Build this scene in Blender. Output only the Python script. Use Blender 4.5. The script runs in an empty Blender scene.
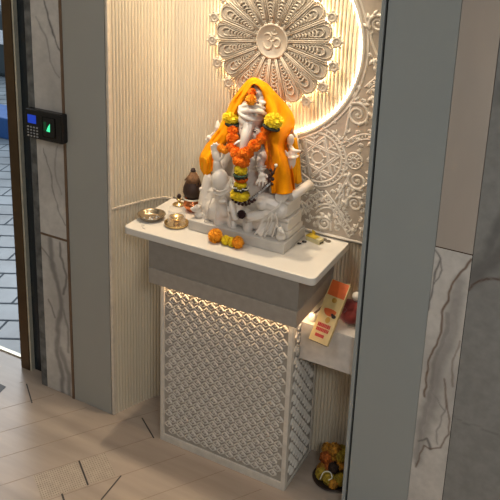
import bpy, bmesh, math, random
from mathutils import Vector, Matrix, noise
random.seed(7)
SC = bpy.context.scene
COL = SC.collection
PI = math.pi

# ------------------------------------------------------------------ camera numbers
CP = Vector((1.4243, -2.1507, 1.9124)); YAW, PIT, ROL = .4791, -.2722, .0349
FPX, SHY = 744.55, 140.3
_f = Vector((-math.sin(YAW)*math.cos(PIT), math.cos(YAW)*math.cos(PIT), math.sin(PIT)))
_r0 = Vector((math.cos(YAW), math.sin(YAW), 0)); _u0 = _r0.cross(_f)
_r = _r0*math.cos(ROL)+_u0*math.sin(ROL); _u = -_r0*math.sin(ROL)+_u0*math.cos(ROL)
def at(px, py, y):
    """point of the place seen at a photo position, at real depth y"""
    d = _r*((px-250)/FPX)-_u*((py-250+SHY)/FPX)+_f
    return CP+d*((y-CP.y)/d.y)

# ------------------------------------------------------------------ materials
def lin(c): return tuple(((v/255+.055)/1.055)**2.4 if v > 10 else v/255/12.92 for v in c)+(1,)
def mat(name, col, rough=.5, metal=0, spec=.5, trans=0, bump=None, vary=None, emit=None, sheen=0, coat=0, sss=0):
    m = bpy.data.materials.new(name); m.use_nodes = True
    nt = m.node_tree; b = nt.nodes['Principled BSDF']; c = lin(col)
    b.inputs['Base Color'].default_value = c; b.inputs['Roughness'].default_value = rough
    b.inputs['Metallic'].default_value = metal; b.inputs['Specular IOR Level'].default_value = spec
    b.inputs['Transmission Weight'].default_value = trans
    if trans: b.inputs['IOR'].default_value = 1.04
    b.inputs['Sheen Weight'].default_value = sheen; b.inputs['Coat Weight'].default_value = coat
    if sss:
        b.inputs['Subsurface Weight'].default_value = sss; b.inputs['Subsurface Radius'].default_value = (.01, .008, .006); b.inputs['Subsurface Scale'].default_value = .6
    tc = nt.nodes.new('ShaderNodeTexCoord')
    n = nt.nodes.new('ShaderNodeTexNoise'); nt.links.new(tc.outputs['Object'], n.inputs['Vector'])
    n.inputs['Scale'].default_value = 40; n.inputs['Detail'].default_value = 4
    amt = .06
    if vary:
        n.inputs['Scale'].default_value = vary[0]; amt = vary[1]
        if len(vary) > 2:
            mp = nt.nodes.new('ShaderNodeMapping'); mp.inputs['Scale'].default_value = vary[2]
            if len(vary) > 3: mp.inputs['Rotation'].default_value = (0, 0, vary[3])
            nt.links.new(tc.outputs['Object'], mp.inputs['Vector']); nt.links.new(mp.outputs['Vector'], n.inputs['Vector'])
    r = nt.nodes.new('ShaderNodeValToRGB')
    r.color_ramp.elements[0].color = tuple(v*(1-amt*2) for v in c[:3])+(1,); r.color_ramp.elements[0].position = .3
    r.color_ramp.elements[1].color = tuple(min(1, v*(1+amt)) for v in c[:3])+(1,); r.color_ramp.elements[1].position = .7
    nt.links.new(n.outputs['Fac'], r.inputs['Fac']); nt.links.new(r.outputs['Color'], b.inputs['Base Color'])
    if bump:
        n2 = nt.nodes.new('ShaderNodeTexNoise'); n2.inputs['Scale'].default_value = bump[0]; n2.inputs['Detail'].default_value = 6
        nt.links.new(tc.outputs['Object'], n2.inputs['Vector'])
        bp = nt.nodes.new('ShaderNodeBump'); bp.inputs['Strength'].default_value = bump[1]; bp.inputs['Distance'].default_value = .004
        nt.links.new(n2.outputs['Fac'], bp.inputs['Height']); nt.links.new(bp.outputs['Normal'], b.inputs['Normal'])
    if emit:
        b.inputs['Emission Color'].default_value = lin(emit[0]); b.inputs['Emission Strength'].default_value = emit[1]
    return m
def stone_mat(name, base, dark, brown, rough=.12):
    """marble whose veins come from a per-vertex 'vein' colour (R grey vein, G brown rust, B cloud)"""
    m = mat(name, base, rough=rough); nt = m.node_tree; b = nt.nodes['Principled BSDF']
    at_ = nt.nodes.new('ShaderNodeAttribute'); at_.attribute_name = 'vein'
    sp = nt.nodes.new('ShaderNodeSeparateColor'); nt.links.new(at_.outputs['Color'], sp.inputs['Color'])
    src = b.inputs['Base Color'].links[0].from_socket
    for ch, c in (('Blue', tuple((x+y)/2 for x, y in zip(base, dark))), ('Red', dark), ('Green', brown)):
        mx = nt.nodes.new('ShaderNodeMix'); mx.data_type = 'RGBA'
        nt.links.new(sp.outputs[ch], mx.inputs[0]); nt.links.new(src, mx.inputs[6]); mx.inputs[7].default_value = lin(c)
        src = mx.outputs[2]
    nt.links.new(src, b.inputs['Base Color'])
    return m
M = {}
M['flute'] = mat('fluted cream panel', (214, 200, 176), .45, vary=(6, .05, (1, 1, .15)))
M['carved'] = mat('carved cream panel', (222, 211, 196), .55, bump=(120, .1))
M['carveground'] = mat('shade-toned panel ground', (190, 174, 156), .7, bump=(120, .1))  # ground darkened in colour to stand in for shade behind the relief
M['medal'] = mat('carved mandala cream', (192, 178, 158), .5, bump=(150, .1))
M['lam'] = mat('grey laminate', (160, 158, 150), .35, vary=(3, .02))
M['lamcool'] = mat('cool grey laminate', (152, 156, 153), .33, vary=(3, .02))
M['bead'] = mat('pale edge strip', (215, 200, 180), .4)
M['groove'] = mat('dark joint', (40, 36, 32), .7)
M['brownjoint'] = mat('brown metal joint', (120, 96, 76), .4, metal=.3)
M['slab'] = mat('white table slab', (216, 208, 196), .3, vary=(5, .03))
M['apron'] = mat('taupe laminate', (138, 130, 120), .4)
M['lattice'] = mat('lattice panel', (212, 202, 188), .5)
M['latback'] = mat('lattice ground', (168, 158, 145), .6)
M['floor'] = mat('beige wood look tile', (168, 151, 135), .33, vary=(5, .10, (.35, 3.2, 1), -math.radians(56)), bump=(60, .05))
M['seam'] = mat('tile seam', (138, 120, 104), .7)
M['inlay'] = mat('dark inlay', (58, 52, 48), .5)
M['patch'] = mat('ribbed tile insert', (176, 160, 142), .5)
M['patchdark'] = mat('ribbed tile groove', (120, 106, 92), .6)
M['marble'] = mat('white statue marble', (222, 212, 200), .32, sss=.08, vary=(12, .04))
M['marbleped'] = mat('grey white statue plinth', (198, 190, 180), .4, vary=(20, .06))
M['cloth'] = mat('saffron cloth', (252, 152, 4), .85, spec=.15, vary=(18, .10), bump=(350, .15))
M['clothgold'] = mat('gold cloth', (232, 160, 20), .85, spec=.15, bump=(350, .15))
M['mari'] = mat('orange marigold', (242, 130, 34), .85, spec=.15, vary=(90, .12))
M['marilight'] = mat('amber marigold', (252, 168, 34), .8, vary=(90, .12))
M['mariyel'] = mat('yellow marigold', (250, 214, 36), .8, vary=(90, .15))
M['leaf'] = mat('dark leaf', (34, 40, 26), .6)
M['darkrose'] = mat('dark maroon flower', (52, 20, 18), .7)
M['jasmine'] = mat('white buds', (232, 226, 205), .6)
M['ribbon'] = mat('green foil ribbon', (90, 128, 100), .3, metal=.5)
M['silver'] = mat('silver tinsel', (190, 190, 190), .3, metal=.8)
M['eye'] = mat('painted eye', (40, 26, 20), .4)
M['steel'] = mat('polished bronze steel', (196, 182, 160), .16, metal=1)
M['brass'] = mat('polished brass', (222, 192, 134), .24, metal=1)
M['copper'] = mat('polished copper', (226, 140, 92), .2, metal=1)
M['coco'] = mat('coconut husk', (52, 30, 20), .6, vary=(25, .3, (6, 6, 1)), bump=(80, .4))
M['cocotip'] = mat('coconut fibre', (128, 92, 62), .85, vary=(60, .2, (4, 4, .6)), bump=(200, .5))
M['glass'] = mat('clear glass', (250, 250, 250), .02)
nt_ = M['glass'].node_tree; tr_ = nt_.nodes.new('ShaderNodeBsdfTransparent'); mx_ = nt_.nodes.new('ShaderNodeMixShader'); lw_ = nt_.nodes.new('ShaderNodeLayerWeight'); ml_ = nt_.nodes.new('ShaderNodeMath'); ml_.operation = 'MULTIPLY_ADD'
lw_.inputs[0].default_value = .25; ml_.inputs[1].default_value = .35; ml_.inputs[2].default_value = .03; nt_.links.new(lw_.outputs['Facing'], ml_.inputs[0]); nt_.links.new(ml_.outputs[0], mx_.inputs[0])
nt_.links.new(tr_.outputs[0], mx_.inputs[1]); nt_.links.new(nt_.nodes['Principled BSDF'].outputs[0], mx_.inputs[2]); nt_.links.new(mx_.outputs[0], nt_.nodes['Material Output'].inputs['Surface'])
M['boxyel'] = mat('yellow card', (222, 188, 62), .55)
M['boxcream'] = mat('cream card', (214, 198, 150), .55)
M['ink'] = mat('dark ink', (52, 36, 26), .6)
M['coin'] = mat('tarnished coin', (128, 118, 104), .35, metal=.8)
M['pack'] = mat('cream paper packet', (205, 176, 118), .45)
M['packor'] = mat('orange print', (206, 92, 30), .5)
M['packred'] = mat('red print', (186, 48, 34), .5)
M['packgold'] = mat('gold print', (190, 140, 50), .5)
M['redcloth'] = mat('red cloth', (122, 34, 26), .8, sheen=.3, vary=(30, .15), bump=(200, .2))
M['white'] = mat('white cotton', (232, 224, 212), .8)
M['blackpl'] = mat('black plastic', (14, 14, 15), .25)
M['key'] = mat('grey keys', (150, 150, 150), .5)
M['screen'] = mat('blue screen', (20, 50, 160), .2, emit=((30, 70, 200), .55))
M['scan'] = mat('green scanner light', (60, 220, 150), .2, emit=((70, 240, 170), 1.0))
M['scandim'] = mat('green scanner glass', (10, 60, 34), .1, emit=((10, 90, 50), .25))
M['led'] = mat('warm led strip', (255, 230, 190), .5, emit=((255, 224, 176), 42))
M['ledback'] = mat('warm back light', (255, 230, 190), .5, emit=((255, 226, 180), 34))
M['ledlow'] = mat('warm led strip low', (255, 230, 190), .5, emit=((255, 222, 178), 30))
M['bronze'] = mat('brown metal frame', (104, 84, 62), .3, metal=.75, vary=(10, .1))
M['creamedge'] = mat('brushed metal edge', (216, 210, 190), .35, metal=.4)
M['blueblack'] = mat('dark blue gasket', (16, 30, 40), .25)
M['greystone'] = mat('grey stone edge', (104, 104, 102), .4, vary=(30, .3))
M['pave'] = mat('outdoor paving', (128, 138, 144), .35, vary=(4, .2))
M['paveseam'] = mat('paving joint', (88, 97, 104), .8)
M['bluekerb'] = mat('blue painted kerb', (36, 88, 150), .5)
M['outwall'] = mat('white outdoor wall', (238, 242, 244), .7)
M['darkveh'] = mat('dark grey green barrier', (58, 70, 72), .6)
M['stone'] = stone_mat('white wall marble', (202, 196, 188), (92, 88, 86), (96, 68, 50))
M['stonegrey'] = stone_mat('grey polished marble', (138, 137, 133), (78, 76, 76), (84, 60, 46))
M['stoneplain'] = mat('plain glossy marble', (180, 168, 156), .12, vary=(4, .08, (1, 1, .3)))

# ------------------------------------------------------------------ mesh helpers
class MB:
    def __init__(s): s.bm = bmesh.new(); s.mats = []; s.cur = 0
    def use(s, m):
        if m not in s.mats: s.mats.append(m)
        s.cur = s.mats.index(m); return s
    def _faces(s, vs, fs):
        bv = [s.bm.verts.new(v) for v in vs]; out = []
        for f in fs:
            try:
                ff = s.bm.faces.new([bv[i] for i in f]); ff.material_index = s.cur; out.append(ff)
            except ValueError: pass
        return out
    def box(s, lo, hi, mtx=None, bev=0):
        (x0, y0, z0), (x1, y1, z1) = lo, hi
        vs = [Vector(p) for p in ((x0,y0,z0),(x1,y0,z0),(x1,y1,z0),(x0,y1,z0),(x0,y0,z1),(x1,y0,z1),(x1,y1,z1),(x0,y1,z1))]
        if mtx is not None: vs = [mtx @ v for v in vs]
        fs = s._faces(vs, [(0,3,2,1),(4,5,6,7),(0,1,5,4),(1,2,6,5),(2,3,7,6),(3,0,4,7)])
        if bev:
            ed = {e for f in fs for e in f.edges}
            r = bmesh.ops.bevel(s.bm, geom=list(ed), offset=bev, segments=2, affect='EDGES', profile=.5)
            for f in r['faces']: f.material_index = s.cur
        return s
    def prism(s, pts, z0, z1):
        """plan outline (x,y) extruded upwards, counter-clockwise"""
        n = len(pts); vs = [(p[0], p[1], z0) for p in pts]+[(p[0], p[1], z1) for p in pts]
        s._faces(vs, [tuple(range(n))[::-1], tuple(range(n, 2*n))]+[(i, (i+1) % n, (i+1) % n+n, i+n) for i in range(n)]); return s
    def poly(s, pts, d=(0,-1,0), t=.002):
        """flat outline given thickness along d"""
        d = Vector(d)*t; n = len(pts); a = [Vector(p) for p in pts]; b = [p+d for p in a]
        s._faces(a+b, [tuple(range(n)), tuple(range(n, 2*n))[::-1]]+[(i, i+n, (i+1) % n+n, (i+1) % n) for i in range(n)]); return s
    def quad(s, pts): s._faces(pts, [(0,1,2,3)]); return s
    def tube(s, pts, r, n=8, closed=False, flat=None, cap=True):
        """round bar through pts; r a number or one per point; flat = (axis, scale) squashes the section along axis"""
        P = [Vector(p) for p in pts]; N = len(P); R = r if isinstance(r, (list, tuple)) else [r]*N
        rings = []; up = None
        for i, p in enumerate(P):
            if closed: t = P[(i+1) % N]-P[i-1]
            else: t = P[min(i+1, N-1)]-P[max(i-1, 0)]
            if t.length < 1e-9: t = Vector((0,0,1))
            t.normalize()
            if up is None:
                up = Vector((0,1,0)) if abs(t.y) < .9 else Vector((1,0,0))
            a = (up-t*up.dot(t))
            if a.length < 1e-6: a = t.orthogonal()
            a.normalize(); b = t.cross(a); up = a
            ring = []
            for k in range(n):
                w = a*math.cos(2*PI*k/n)*R[i]+b*math.sin(2*PI*k/n)*R[i]
                if flat: ax = Vector(flat[0]); w = w-ax*w.dot(ax)*(1-flat[1])
                ring.append(s.bm.verts.new(p+w))
            rings.append(ring)
        for i in range(N if closed else N-1):
            A, B = rings[i], rings[(i+1) % N]
            for k in range(n):
                f = s.bm.faces.new((A[k], A[(k+1) % n], B[(k+1) % n], B[k])); f.material_index = s.cur; f.smooth = True
        if not closed and cap:
            for rg, rev in ((rings[0], 1), (rings[-1], 0)):
                f = s.bm.faces.new(rg[::-1] if rev else rg); f.material_index = s.cur
        return s
    def ball(s, c, r, sub=2, mtx=None):
        r = r if isinstance(r, (tuple, list)) else (r, r, r)
        m = Matrix.Translation(c) @ (mtx or Matrix.Identity(4)) @ Matrix.Diagonal((*r, 1))
        k = bmesh.ops.create_icosphere(s.bm, subdivisions=sub, radius=1, matrix=m)
        for f in {f for v in k['verts'] for f in v.link_faces}: f.material_index = s.cur; f.smooth = True
        return s
    def lathe(s, prof, c, n=32, closed=False):
        c = Vector(c); rings = []
        for r, z in prof:
            if r < 1e-6: rings.append([s.bm.verts.new(c+Vector((0,0,z)))])
            else: rings.append([s.bm.verts.new(c+Vector((r*math.cos(2*PI*k/n), r*math.sin(2*PI*k/n), z))) for k in range(n)])
        m = len(rings)
        for i in range(m if closed else m-1):
            A, B = rings[i], rings[(i+1) % m]
            for k in range(n):
                q = []
                for v in (A[k % len(A)], A[(k+1) % len(A)], B[(k+1) % len(B)], B[k % len(B)]):
                    if v not in q: q.append(v)
                if len(q) > 2: f = s.bm.faces.new(q); f.material_index = s.cur; f.smooth = True
        return s
    def build(s, name, parent=None, m=None, smooth=False, recalc=True):
        if m: s.mats = [m]+[x for x in s.mats if x is not m] if not s.mats else s.mats
        if recalc: bmesh.ops.recalc_face_normals(s.bm, faces=s.bm.faces)
        me = bpy.data.meshes.new(name); s.bm.to_mesh(me); s.bm.free()
        for x in s.mats: me.materials.append(x)
        if smooth:
            for p in me.polygons: p.use_smooth = True
        o = bpy.data.objects.new(name, me); COL.objects.link(o)
        if parent:
            o.parent = parent; o.matrix_parent_inverse = Matrix.Translation(parent.location).inverted() if parent.rotation_euler.z == 0 else (Matrix.Translation(parent.location) @ parent.rotation_euler.to_matrix().to_4x4()).inverted()
        return o
def mb(m): return MB().use(m)
def tag(o, label, cat, group=None, kind=None):
    o['label'] = label; o['category'] = cat
    if group: o['group'] = group
    if kind: o['kind'] = kind
    return o
def thing(name, loc, label, cat, group=None):
    o = bpy.data.objects.new(name, None); COL.objects.link(o); o.location = loc; o.empty_display_size = .02
    return tag(o, label, cat, group)
def struct(o, label=None):
    o['kind'] = 'structure'
    if label: o['label'] = label
    return o
def catmull(P, k=8, closed=False):
    P = [Vector(p) for p in P]; n = len(P); out = []
    for i in range(n if closed else n-1):
        a = P[i-1] if (i or closed) else P[0]; b = P[i]; c = P[(i+1) % n]; d = P[(i+2) % n] if (closed or i+2 < n) else P[-1]
        for j in range(k):
            t = j/k
            out.append(.5*((2*b)+(c-a)*t+(2*a-5*b+4*c-d)*t*t+(3*b-a-3*c+d)*t**3))
    if not closed: out.append(P[-1])
    return out

# ------------------------------------------------------------------ room shell
H = .85
struct(mb(M['floor']).prism([(-1.0,-4.2),(3.4,-4.2),(3.4,2.2),(-.54,2.2),(-.54,-.108),(-1.0,-.108)], -.06, 0).build('floor'))
floor = bpy.data.objects['floor']
ca, sa = math.cos(math.radians(56)), math.sin(math.radians(56))
def fl(u, v, z=.0004): return Vector((u*ca+v*sa, u*sa-v*ca, z))
def fstrip(b, p, q, w, t=.0008):
    d = (q-p).normalized(); n = Vector((-d.y, d.x, 0))*w/2
    b.poly([p-n, q-n, q+n, p+n], (0,0,1), t)
b = mb(M['seam'])
for k in range(-9, 16):
    v = .064+.1325*k
    u0 = -1.6; u1 = 1.2 if v > .0 else -.10
    # stop the seams at the niche furniture
    u1 = min(u1, .3)
    p, q = fl(u0, v, 0), fl(u1, v, 0)
    pts = []
    N = 80; run = None
    for i in range(N+1):
        w = p.lerp(q, i/N)
        ok = w.x > -.58 and w.y < (-.225 if w.x < -.12 else -.245 if w.x > .08 else -.1) 
        if ok and run is None: run = w.copy()
        if (not ok or i == N) and run is not None:
            if (w-run).length > .03: fstrip(b, run, w-(q-p)*(1.2/N), .0015, .0004)
            run = None
s_ = b.build('seam', floor)
b = mb(M['inlay'])
for (p, q, w) in (((-.077,-.47),(.023,-.542),.0055), ((.093,-.453),(.102,-.571),.0045), ((-.02,-.175),(.082,-.243),.0045), ((-.543,-.243),(-.44,-.32),.0045), ((-.026,-.615),(.09,-.70),.006)):
    fstrip(b, Vector((*p, 0)), Vector((*q, 0)), w, .0012)
b.poly([(-.655,-.295,0), (-.60,-.298,0), (-.592,-.338,0), (-.63,-.36,0), (-.655,-.35,0)], (0,0,1), .001)
b.build('inlay', floor)
for (u0, u1, v0, v1) in ((-.591, -.44, .2, .322), (-.428, -.338, .2, .322)):
    b = mb(M['patch']); b.poly([fl(u0,v0,0), fl(u1,v0,0), fl(u1,v1,0), fl(u0,v1,0)][::-1], (0,0,1), .0008); b.use(M['patchdark'])
    n = int((u1-u0)/.0075); m_ = int((v1-v0)/.009)
    for i in range(n):
        for j in range(m_):
            u = u0+(i+.5)*(u1-u0)/n; v = v0+(j+.5)*(v1-v0)/m_
            c = fl(u, v, .0008); d = .0018
            b.poly([c+Vector((-d*1.5,0,0)), c+Vector((0,-d*.8,0)), c+Vector((d*1.5,0,0)), c+Vector((0,d*.8,0))], (0,0,1), .0006)
    b.build('ribbed_insert', floor)

# fluted niche wall: half-round ribs run up a plan curve
PATH = catmull([(-.125,-.207,0), (-.110,-.168,0), (-.088,-.115,0), (-.068,-.067,0), (-.038,-.025,0), (0,-.004,0), (.05,0,0), (.82,0,0)], 40)
def fluted(name, z0, z1, off=0, pitch=.0125, dep=.0046):
    S = [0]
    for i in range(1, len(PATH)): S.append(S[-1]+(PATH[i]-PATH[i-1]).length)
    L = S[-1]; n = int(L/pitch); b = mb(M['flute']); lo = []; hi = []; j = 0
    for i in range(n*6+1):
        s = min(L, i*pitch/6)
        while j < len(S)-2 and S[j+1] < s: j += 1
        t = (s-S[j])/(S[j+1]-S[j]); p = PATH[j].lerp(PATH[j+1], t); d = (PATH[j+1]-PATH[j]).normalized(); nn = Vector((d.y, -d.x, 0))
        h = abs(math.sin(PI*s/pitch))**.7*dep+off
        q = p+nn*h; lo.append(b.bm.verts.new((q.x, q.y, z0))); hi.append(b.bm.verts.new((q.x, q.y, z1)))
    for i in range(len(lo)-1): f = b.bm.faces.new((lo[i], lo[i+1], hi[i+1], hi[i]))
    # back side gives the panel its thickness
    bl = [b.bm.verts.new((p.x-.0, .03, z)) for z in (z0, z1) for p in (PATH[-1],)]
    return struct(b.build(name, recalc=False))
fluted('wall_back', .853, 2.6)
fluted('wall_lower', 0, .847)
b = mb(M['bead'])
Q = [p+Vector((0,-.006,0)) for p in PATH[:int(40*5.2)]]
pts = [(p.x+.005, p.y) for p in Q]+[(p.x-.01, p.y+.016) for p in Q[::-1]]
struct(b.prism(pts, .847, .853).build('trim_1'))
struct(mb(M['bead']).box((-.131,-.217,0), (-.1195,-.195,2.6), bev=.003).build('trim_2'))
# solid core behind
struct(mb(M['lam']).box((-.135,.012,0), (1.0,.12,2.6)).build('wall_core'))
# pillars
struct(mb(M['lam']).box((-.314,-.216,.0), (-.1335,.012,2.6)).build('wall_left'))
struct(mb(M['brownjoint']).box((-.325,-.219,.0), (-.3145,-.19,2.6)).build('trim_3'))
struct(mb(M['lamcool']).box((.8245,-.216,0), (1.016,.012,2.6)).build('wall_right'))
struct(mb(M['groove']).box((.8175,-.205,0), (.824,.01,2.6)).build('trim_4'))
struct(mb(M['lamcool']).box((.805,-.216,0), (.817,.01,2.6), bev=.0015).build('trim_5'))

# marble slabs with the veins the photo shows
def seg_d(p, a, b_):
    ab = (b_[0]-a[0], b_[1]-a[1]); L = ab[0]**2+ab[1]**2 or 1e-9
    t = max(0, min(1, ((p[0]-a[0])*ab[0]+(p[1]-a[1])*ab[1])/L))
    return math.hypot(p[0]-a[0]-ab[0]*t, p[1]-a[1]-ab[1]*t)
def marble_slab(name, org, ux, w, z0, z1, thick, veins, step=.004, seed=0, cloud=.8, m='stone'):
    """slab whose face runs along ux; veins = [(polyline[(s,z)], width, channel, strength)]"""
    ux = Vector(ux).normalized(); nb = Vector((-ux.y, ux.x, 0)); org = Vector(org)
    nx = max(2, int(w/step)); nz = max(2, int((z1-z0)/step)); b = mb(M[m]); lay = b.bm.loops.layers.float_color.new('vein')
    G = []
    cols = {}
    for j in range(nz+1):
        row = []
        for i in range(nx+1):
            s = w*i/nx; z = z0+(z1-z0)*j/nz
            v = b.bm.verts.new(org+ux*s+Vector((0,0,z)))
            q = Vector((s*9+seed, z*9, seed)); wob = noise.noise_vector(q)*.016+noise.noise_vector(q*4)*.005
            p = (s+wob.x, z+wob.y); c = [0, 0, max(0, noise.noise(Vector((s*5+seed*3, z*4, 1)))*cloud)]
            for pl, wd, ch, st in veins:
                if not(min(a[1] for a in pl)-.1 < z < max(a[1] for a in pl)+.1): continue
                d = min(seg_d(p, pl[k], pl[k+1]) for k in range(len(pl)-1))
                c[ch] = max(c[ch], st*max(0, min(1, 1.4-d/wd)))
            cols[v] = (c[0], c[1], min(1, c[2]), 1); row.append(v)
        G.append(row)
    for j in range(nz):
        for i in range(nx):
            f = b.bm.faces.new((G[j][i], G[j][i+1], G[j+1][i+1], G[j+1][i]))
            for l in f.loops: l[lay] = cols[l.vert]
    B = [org+nb*thick+Vector((0,0,z0)), org+ux*w+nb*thick+Vector((0,0,z0)), org+ux*w+nb*thick+Vector((0,0,z1)), org+nb*thick+Vector((0,0,z1))]
    c = [G[0][0].co.copy(), G[0][-1].co.copy(), G[-1][-1].co.copy(), G[-1][0].co.copy()]
    for (a, d_, e, f_) in ((c[0], B[0], B[1], c[1]), (c[1], B[1], B[2], c[2]), (c[2], B[2], B[3], c[3]), (c[3], B[3], B[0], c[0])):
        b.quad([a, d_, e, f_])
    return struct(b.build(name, recalc=False))
# left marble: origin x=-.458, width .132
LV = [([(.05,1.62),(.07,1.50),(.115,1.40),(.14,1.37)], .004, 0, .9), ([(.02,1.5),(.06,1.44),(.075,1.35),(.12,1.3)], .003, 0, .5),
      ([(.03,1.02),(.06,.95),(.07,.86),(.1,.78),(.13,.74)], .003, 0, .6), ([(.1,1.05),(.08,.93),(.11,.86)], .003, 0, .4)]
marble_slab('wall_marble_upper', (-.458,-.213,0), (1,0,0), .132, .681, 2.6, .05, LV, seed=2)
LV2 = [([(.05,.67),(.04,.58),(.07,.50),(.09,.40),(.06,.30),(.055,.18),(.08,.08),(.075,0)], .012, 0, .6), ([(.10,.66),(.085,.6),(.12,.52),(.1,.45)], .006, 0, .7),
       ([(0,.62),(.04,.58)], .004, 0, .7), ([(.09,.40),(.115,.3),(.11,.2)], .006, 0, .5), ([(.07,.2),(.11,.1),(.12,0)], .012, 0, .5), ([(.02,.4),(.05,.33)], .004, 0, .6)]
marble_slab('wall_marble_lower', (-.458,-.213,0), (1,0,0), .132, .001, .672, .05, LV2, seed=5)
struct(mb(M['brownjoint']).box((-.458,-.2145,.6725), (-.326,-.19,.6805)).build('trim_6'))
struct(mb(M['greystone']).box((-.489,-.214,0), (-.459,-.16,2.6), bev=.003).build('trim_7'))
# right marble
RV = []
RL = [([(.0,1.0),(.012,.97),(.006,.91),(.012,.86),(.006,.80)], .003, 0, .8), ([(.012,.97),(.02,.93),(.012,.88)], .002, 0, .7),
      ([(.098,.985),(.085,.95),(.07,.92),(.056,.88),(.055,.84),(.044,.80),(.040,.74),(.03,.69),(.018,.66),(.012,.60),(.012,.52)], .0035, 1, .85),
      ([(.08,.90),(.075,.82),(.07,.74),(.05,.66),(.04,.60),(.03,.50),(.022,.44),(.016,.38),(.012,.30)], .022, 0, .45),
      ([(.06,.80),(.05,.72),(.035,.64),(.03,.56),(.022,.48),(.014,.38),(.012,.28)], .009, 0, .55),
      ([(.07,.6),(.075,.52),(.083,.47),(.088,.42),(.075,.36),(.05,.345),(.03,.35),(.02,.31),(.012,.27)], .003, 1, .7),
      ([(.098,.74),(.088,.66),(.093,.58)], .003, 1, .5), ([(.075,.52),(.06,.48),(.056,.42),(.065,.37)], .0025, 0, .5),
      ([(.02,.56),(.05,.53),(.07,.50)], .002, 0, .6), ([(.012,.36),(.035,.38),(.05,.345)], .005, 0, .8)]
struct(mb(M['stoneplain']).box((1.0165,-.214,1.004), (1.119,-.16,2.6), bev=.001).build('wall_marble_plain'))
marble_slab('wall_marble_column', (1.0165,-.214,0), (1,0,0), .1025, .001, 1.0015, .05, RL, step=.003, seed=9)
RS = [([(-.01,.885),(.02,.925),(.05,.945),(.09,.950),(.13,.975),(.2,1.0)], .0035, 1, .8), ([(.0,.93),(.03,.98),(.07,1.02),(.11,1.12),(.13,1.22)], .030, 0, .55), ([(.03,1.0),(.06,1.12),(.10,1.25),(.12,1.4)], .014, 0, .5),
      ([(.0,.49),(.05,.475),(.12,.47),(.3,.44)], .003, 0, .3), ([(.02,1.45),(.06,1.55),(.12,1.6)], .02, 0, .3)]
marble_slab('wall_marble_side', (1.1205,-.213,0), (1,0,0), .42, .001, 2.6, .05, RS, step=.006, seed=14, cloud=.2, m='stonegrey')
struct(mb(M['lamcool']).box((1.0165,-.16,0), (1.54,2.2,2.6)).build('wall_hall_block'))

# doorway on the left
d = thing('door_1', (-.615,-.15,0), 'brown metal door frame post with a pale edge at the left doorway', 'door frame'); d['kind'] = 'structure'
mb(M['bronze']).box((-.642,-.172,.0), (-.594,-.128,2.6), bev=.003).build('frame_post', d)
mb(M['creamedge']).box((-.594,-.168,.0), (-.586,-.135,2.6)).build('frame_edge', d)
mb(M['blueblack']).box((-.5855,-.15,0), (-.4895,-.12,2.6)).build('gasket', d)
mb(M['creamedge']).box((-3.0,-.125,-.0), (-.643,-.108,.006)).build('threshold', d)
struct(mb(M['blueblack']).box((-.54,-.119,0), (-.30,.5,2.6)).build('wall_side'))
# outdoors
g = struct(mb(M['pave']).box((-9,-.107,-.08), (-.541,9,-.02)).build('ground'))
b = mb(M['paveseam']); random.seed(3)
aa = math.radians(28)
def og(u, v): return Vector((-1.5+u*math.cos(aa)-v*math.sin(aa), 1+u*math.sin(aa)+v*math.cos(aa), -.02))
def okp(w): return -8.5 < w.x < -.6 and -.08 < w.y < 8.5
for k in range(-26, 60):
    a, c = og(-6, k*.15), og(3, k*.15)
    run = None
    for i in range(61):
        w = a.lerp(c, i/60)
        if okp(w) and run is None: run = w.copy()
        if (not okp(w) or i == 60) and run is not None:
            fstrip(b, run, w, .010, .002); run = None
    for i in range(-14, 12):
        u = i*.32+(k % 2)*.16
        p, q = og(u, k*.15), og(u+.03, k*.15+.15)
        if okp(p) and okp(q): fstrip(b, p, q, .009, .002)
b.build('paving_joint', g)
tag(mb(M['bluekerb']).box((-5.0,2.05,-.02), (-2.75,2.35,.16), bev=.01).build('kerb'), 'blue painted kerb outside the left doorway', 'kerb')
bv = mb(M['darkveh']).box((-6.4,3.6,-.02), (-3.6,3.9,.72), bev=.05)
bv.use(M['outwall']); 
for k in range(5): bv.box((-6.2+k*.5,3.585,.35), (-5.95+k*.5,3.6,.5))
tag(bv.build('barrier'), 'dark grey green low barrier behind the blue kerb outside', 'barrier')
bb = thing('building', (-6,6,0), 'bright white building beyond the doorway at far left', 'building')
mb(M['outwall']).box((-10,5.6,-.02), (-3,6.4,4.2)).build('facade', bb)
mb(M['darkveh']).box((-10,5.3,3.0), (-3,5.6,3.4)).build('awning', bb)

# ------------------------------------------------------------------ carved wall panel with circular opening
CX, CZ = at(271, 40, -.012).x-.004, at(271, 40, -.012).z-.002
RO = .313
pn = thing('carved_panel', (.6,-.006,.86), 'cream carved scrollwork wall panel with a big round opening', 'wall panel')
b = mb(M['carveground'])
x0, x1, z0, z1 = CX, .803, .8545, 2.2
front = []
arc = [(CX+RO*math.cos(a), CZ+RO*math.sin(a)) for a in [(-PI/2+PI*i/60) for i in range(61)]]
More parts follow.
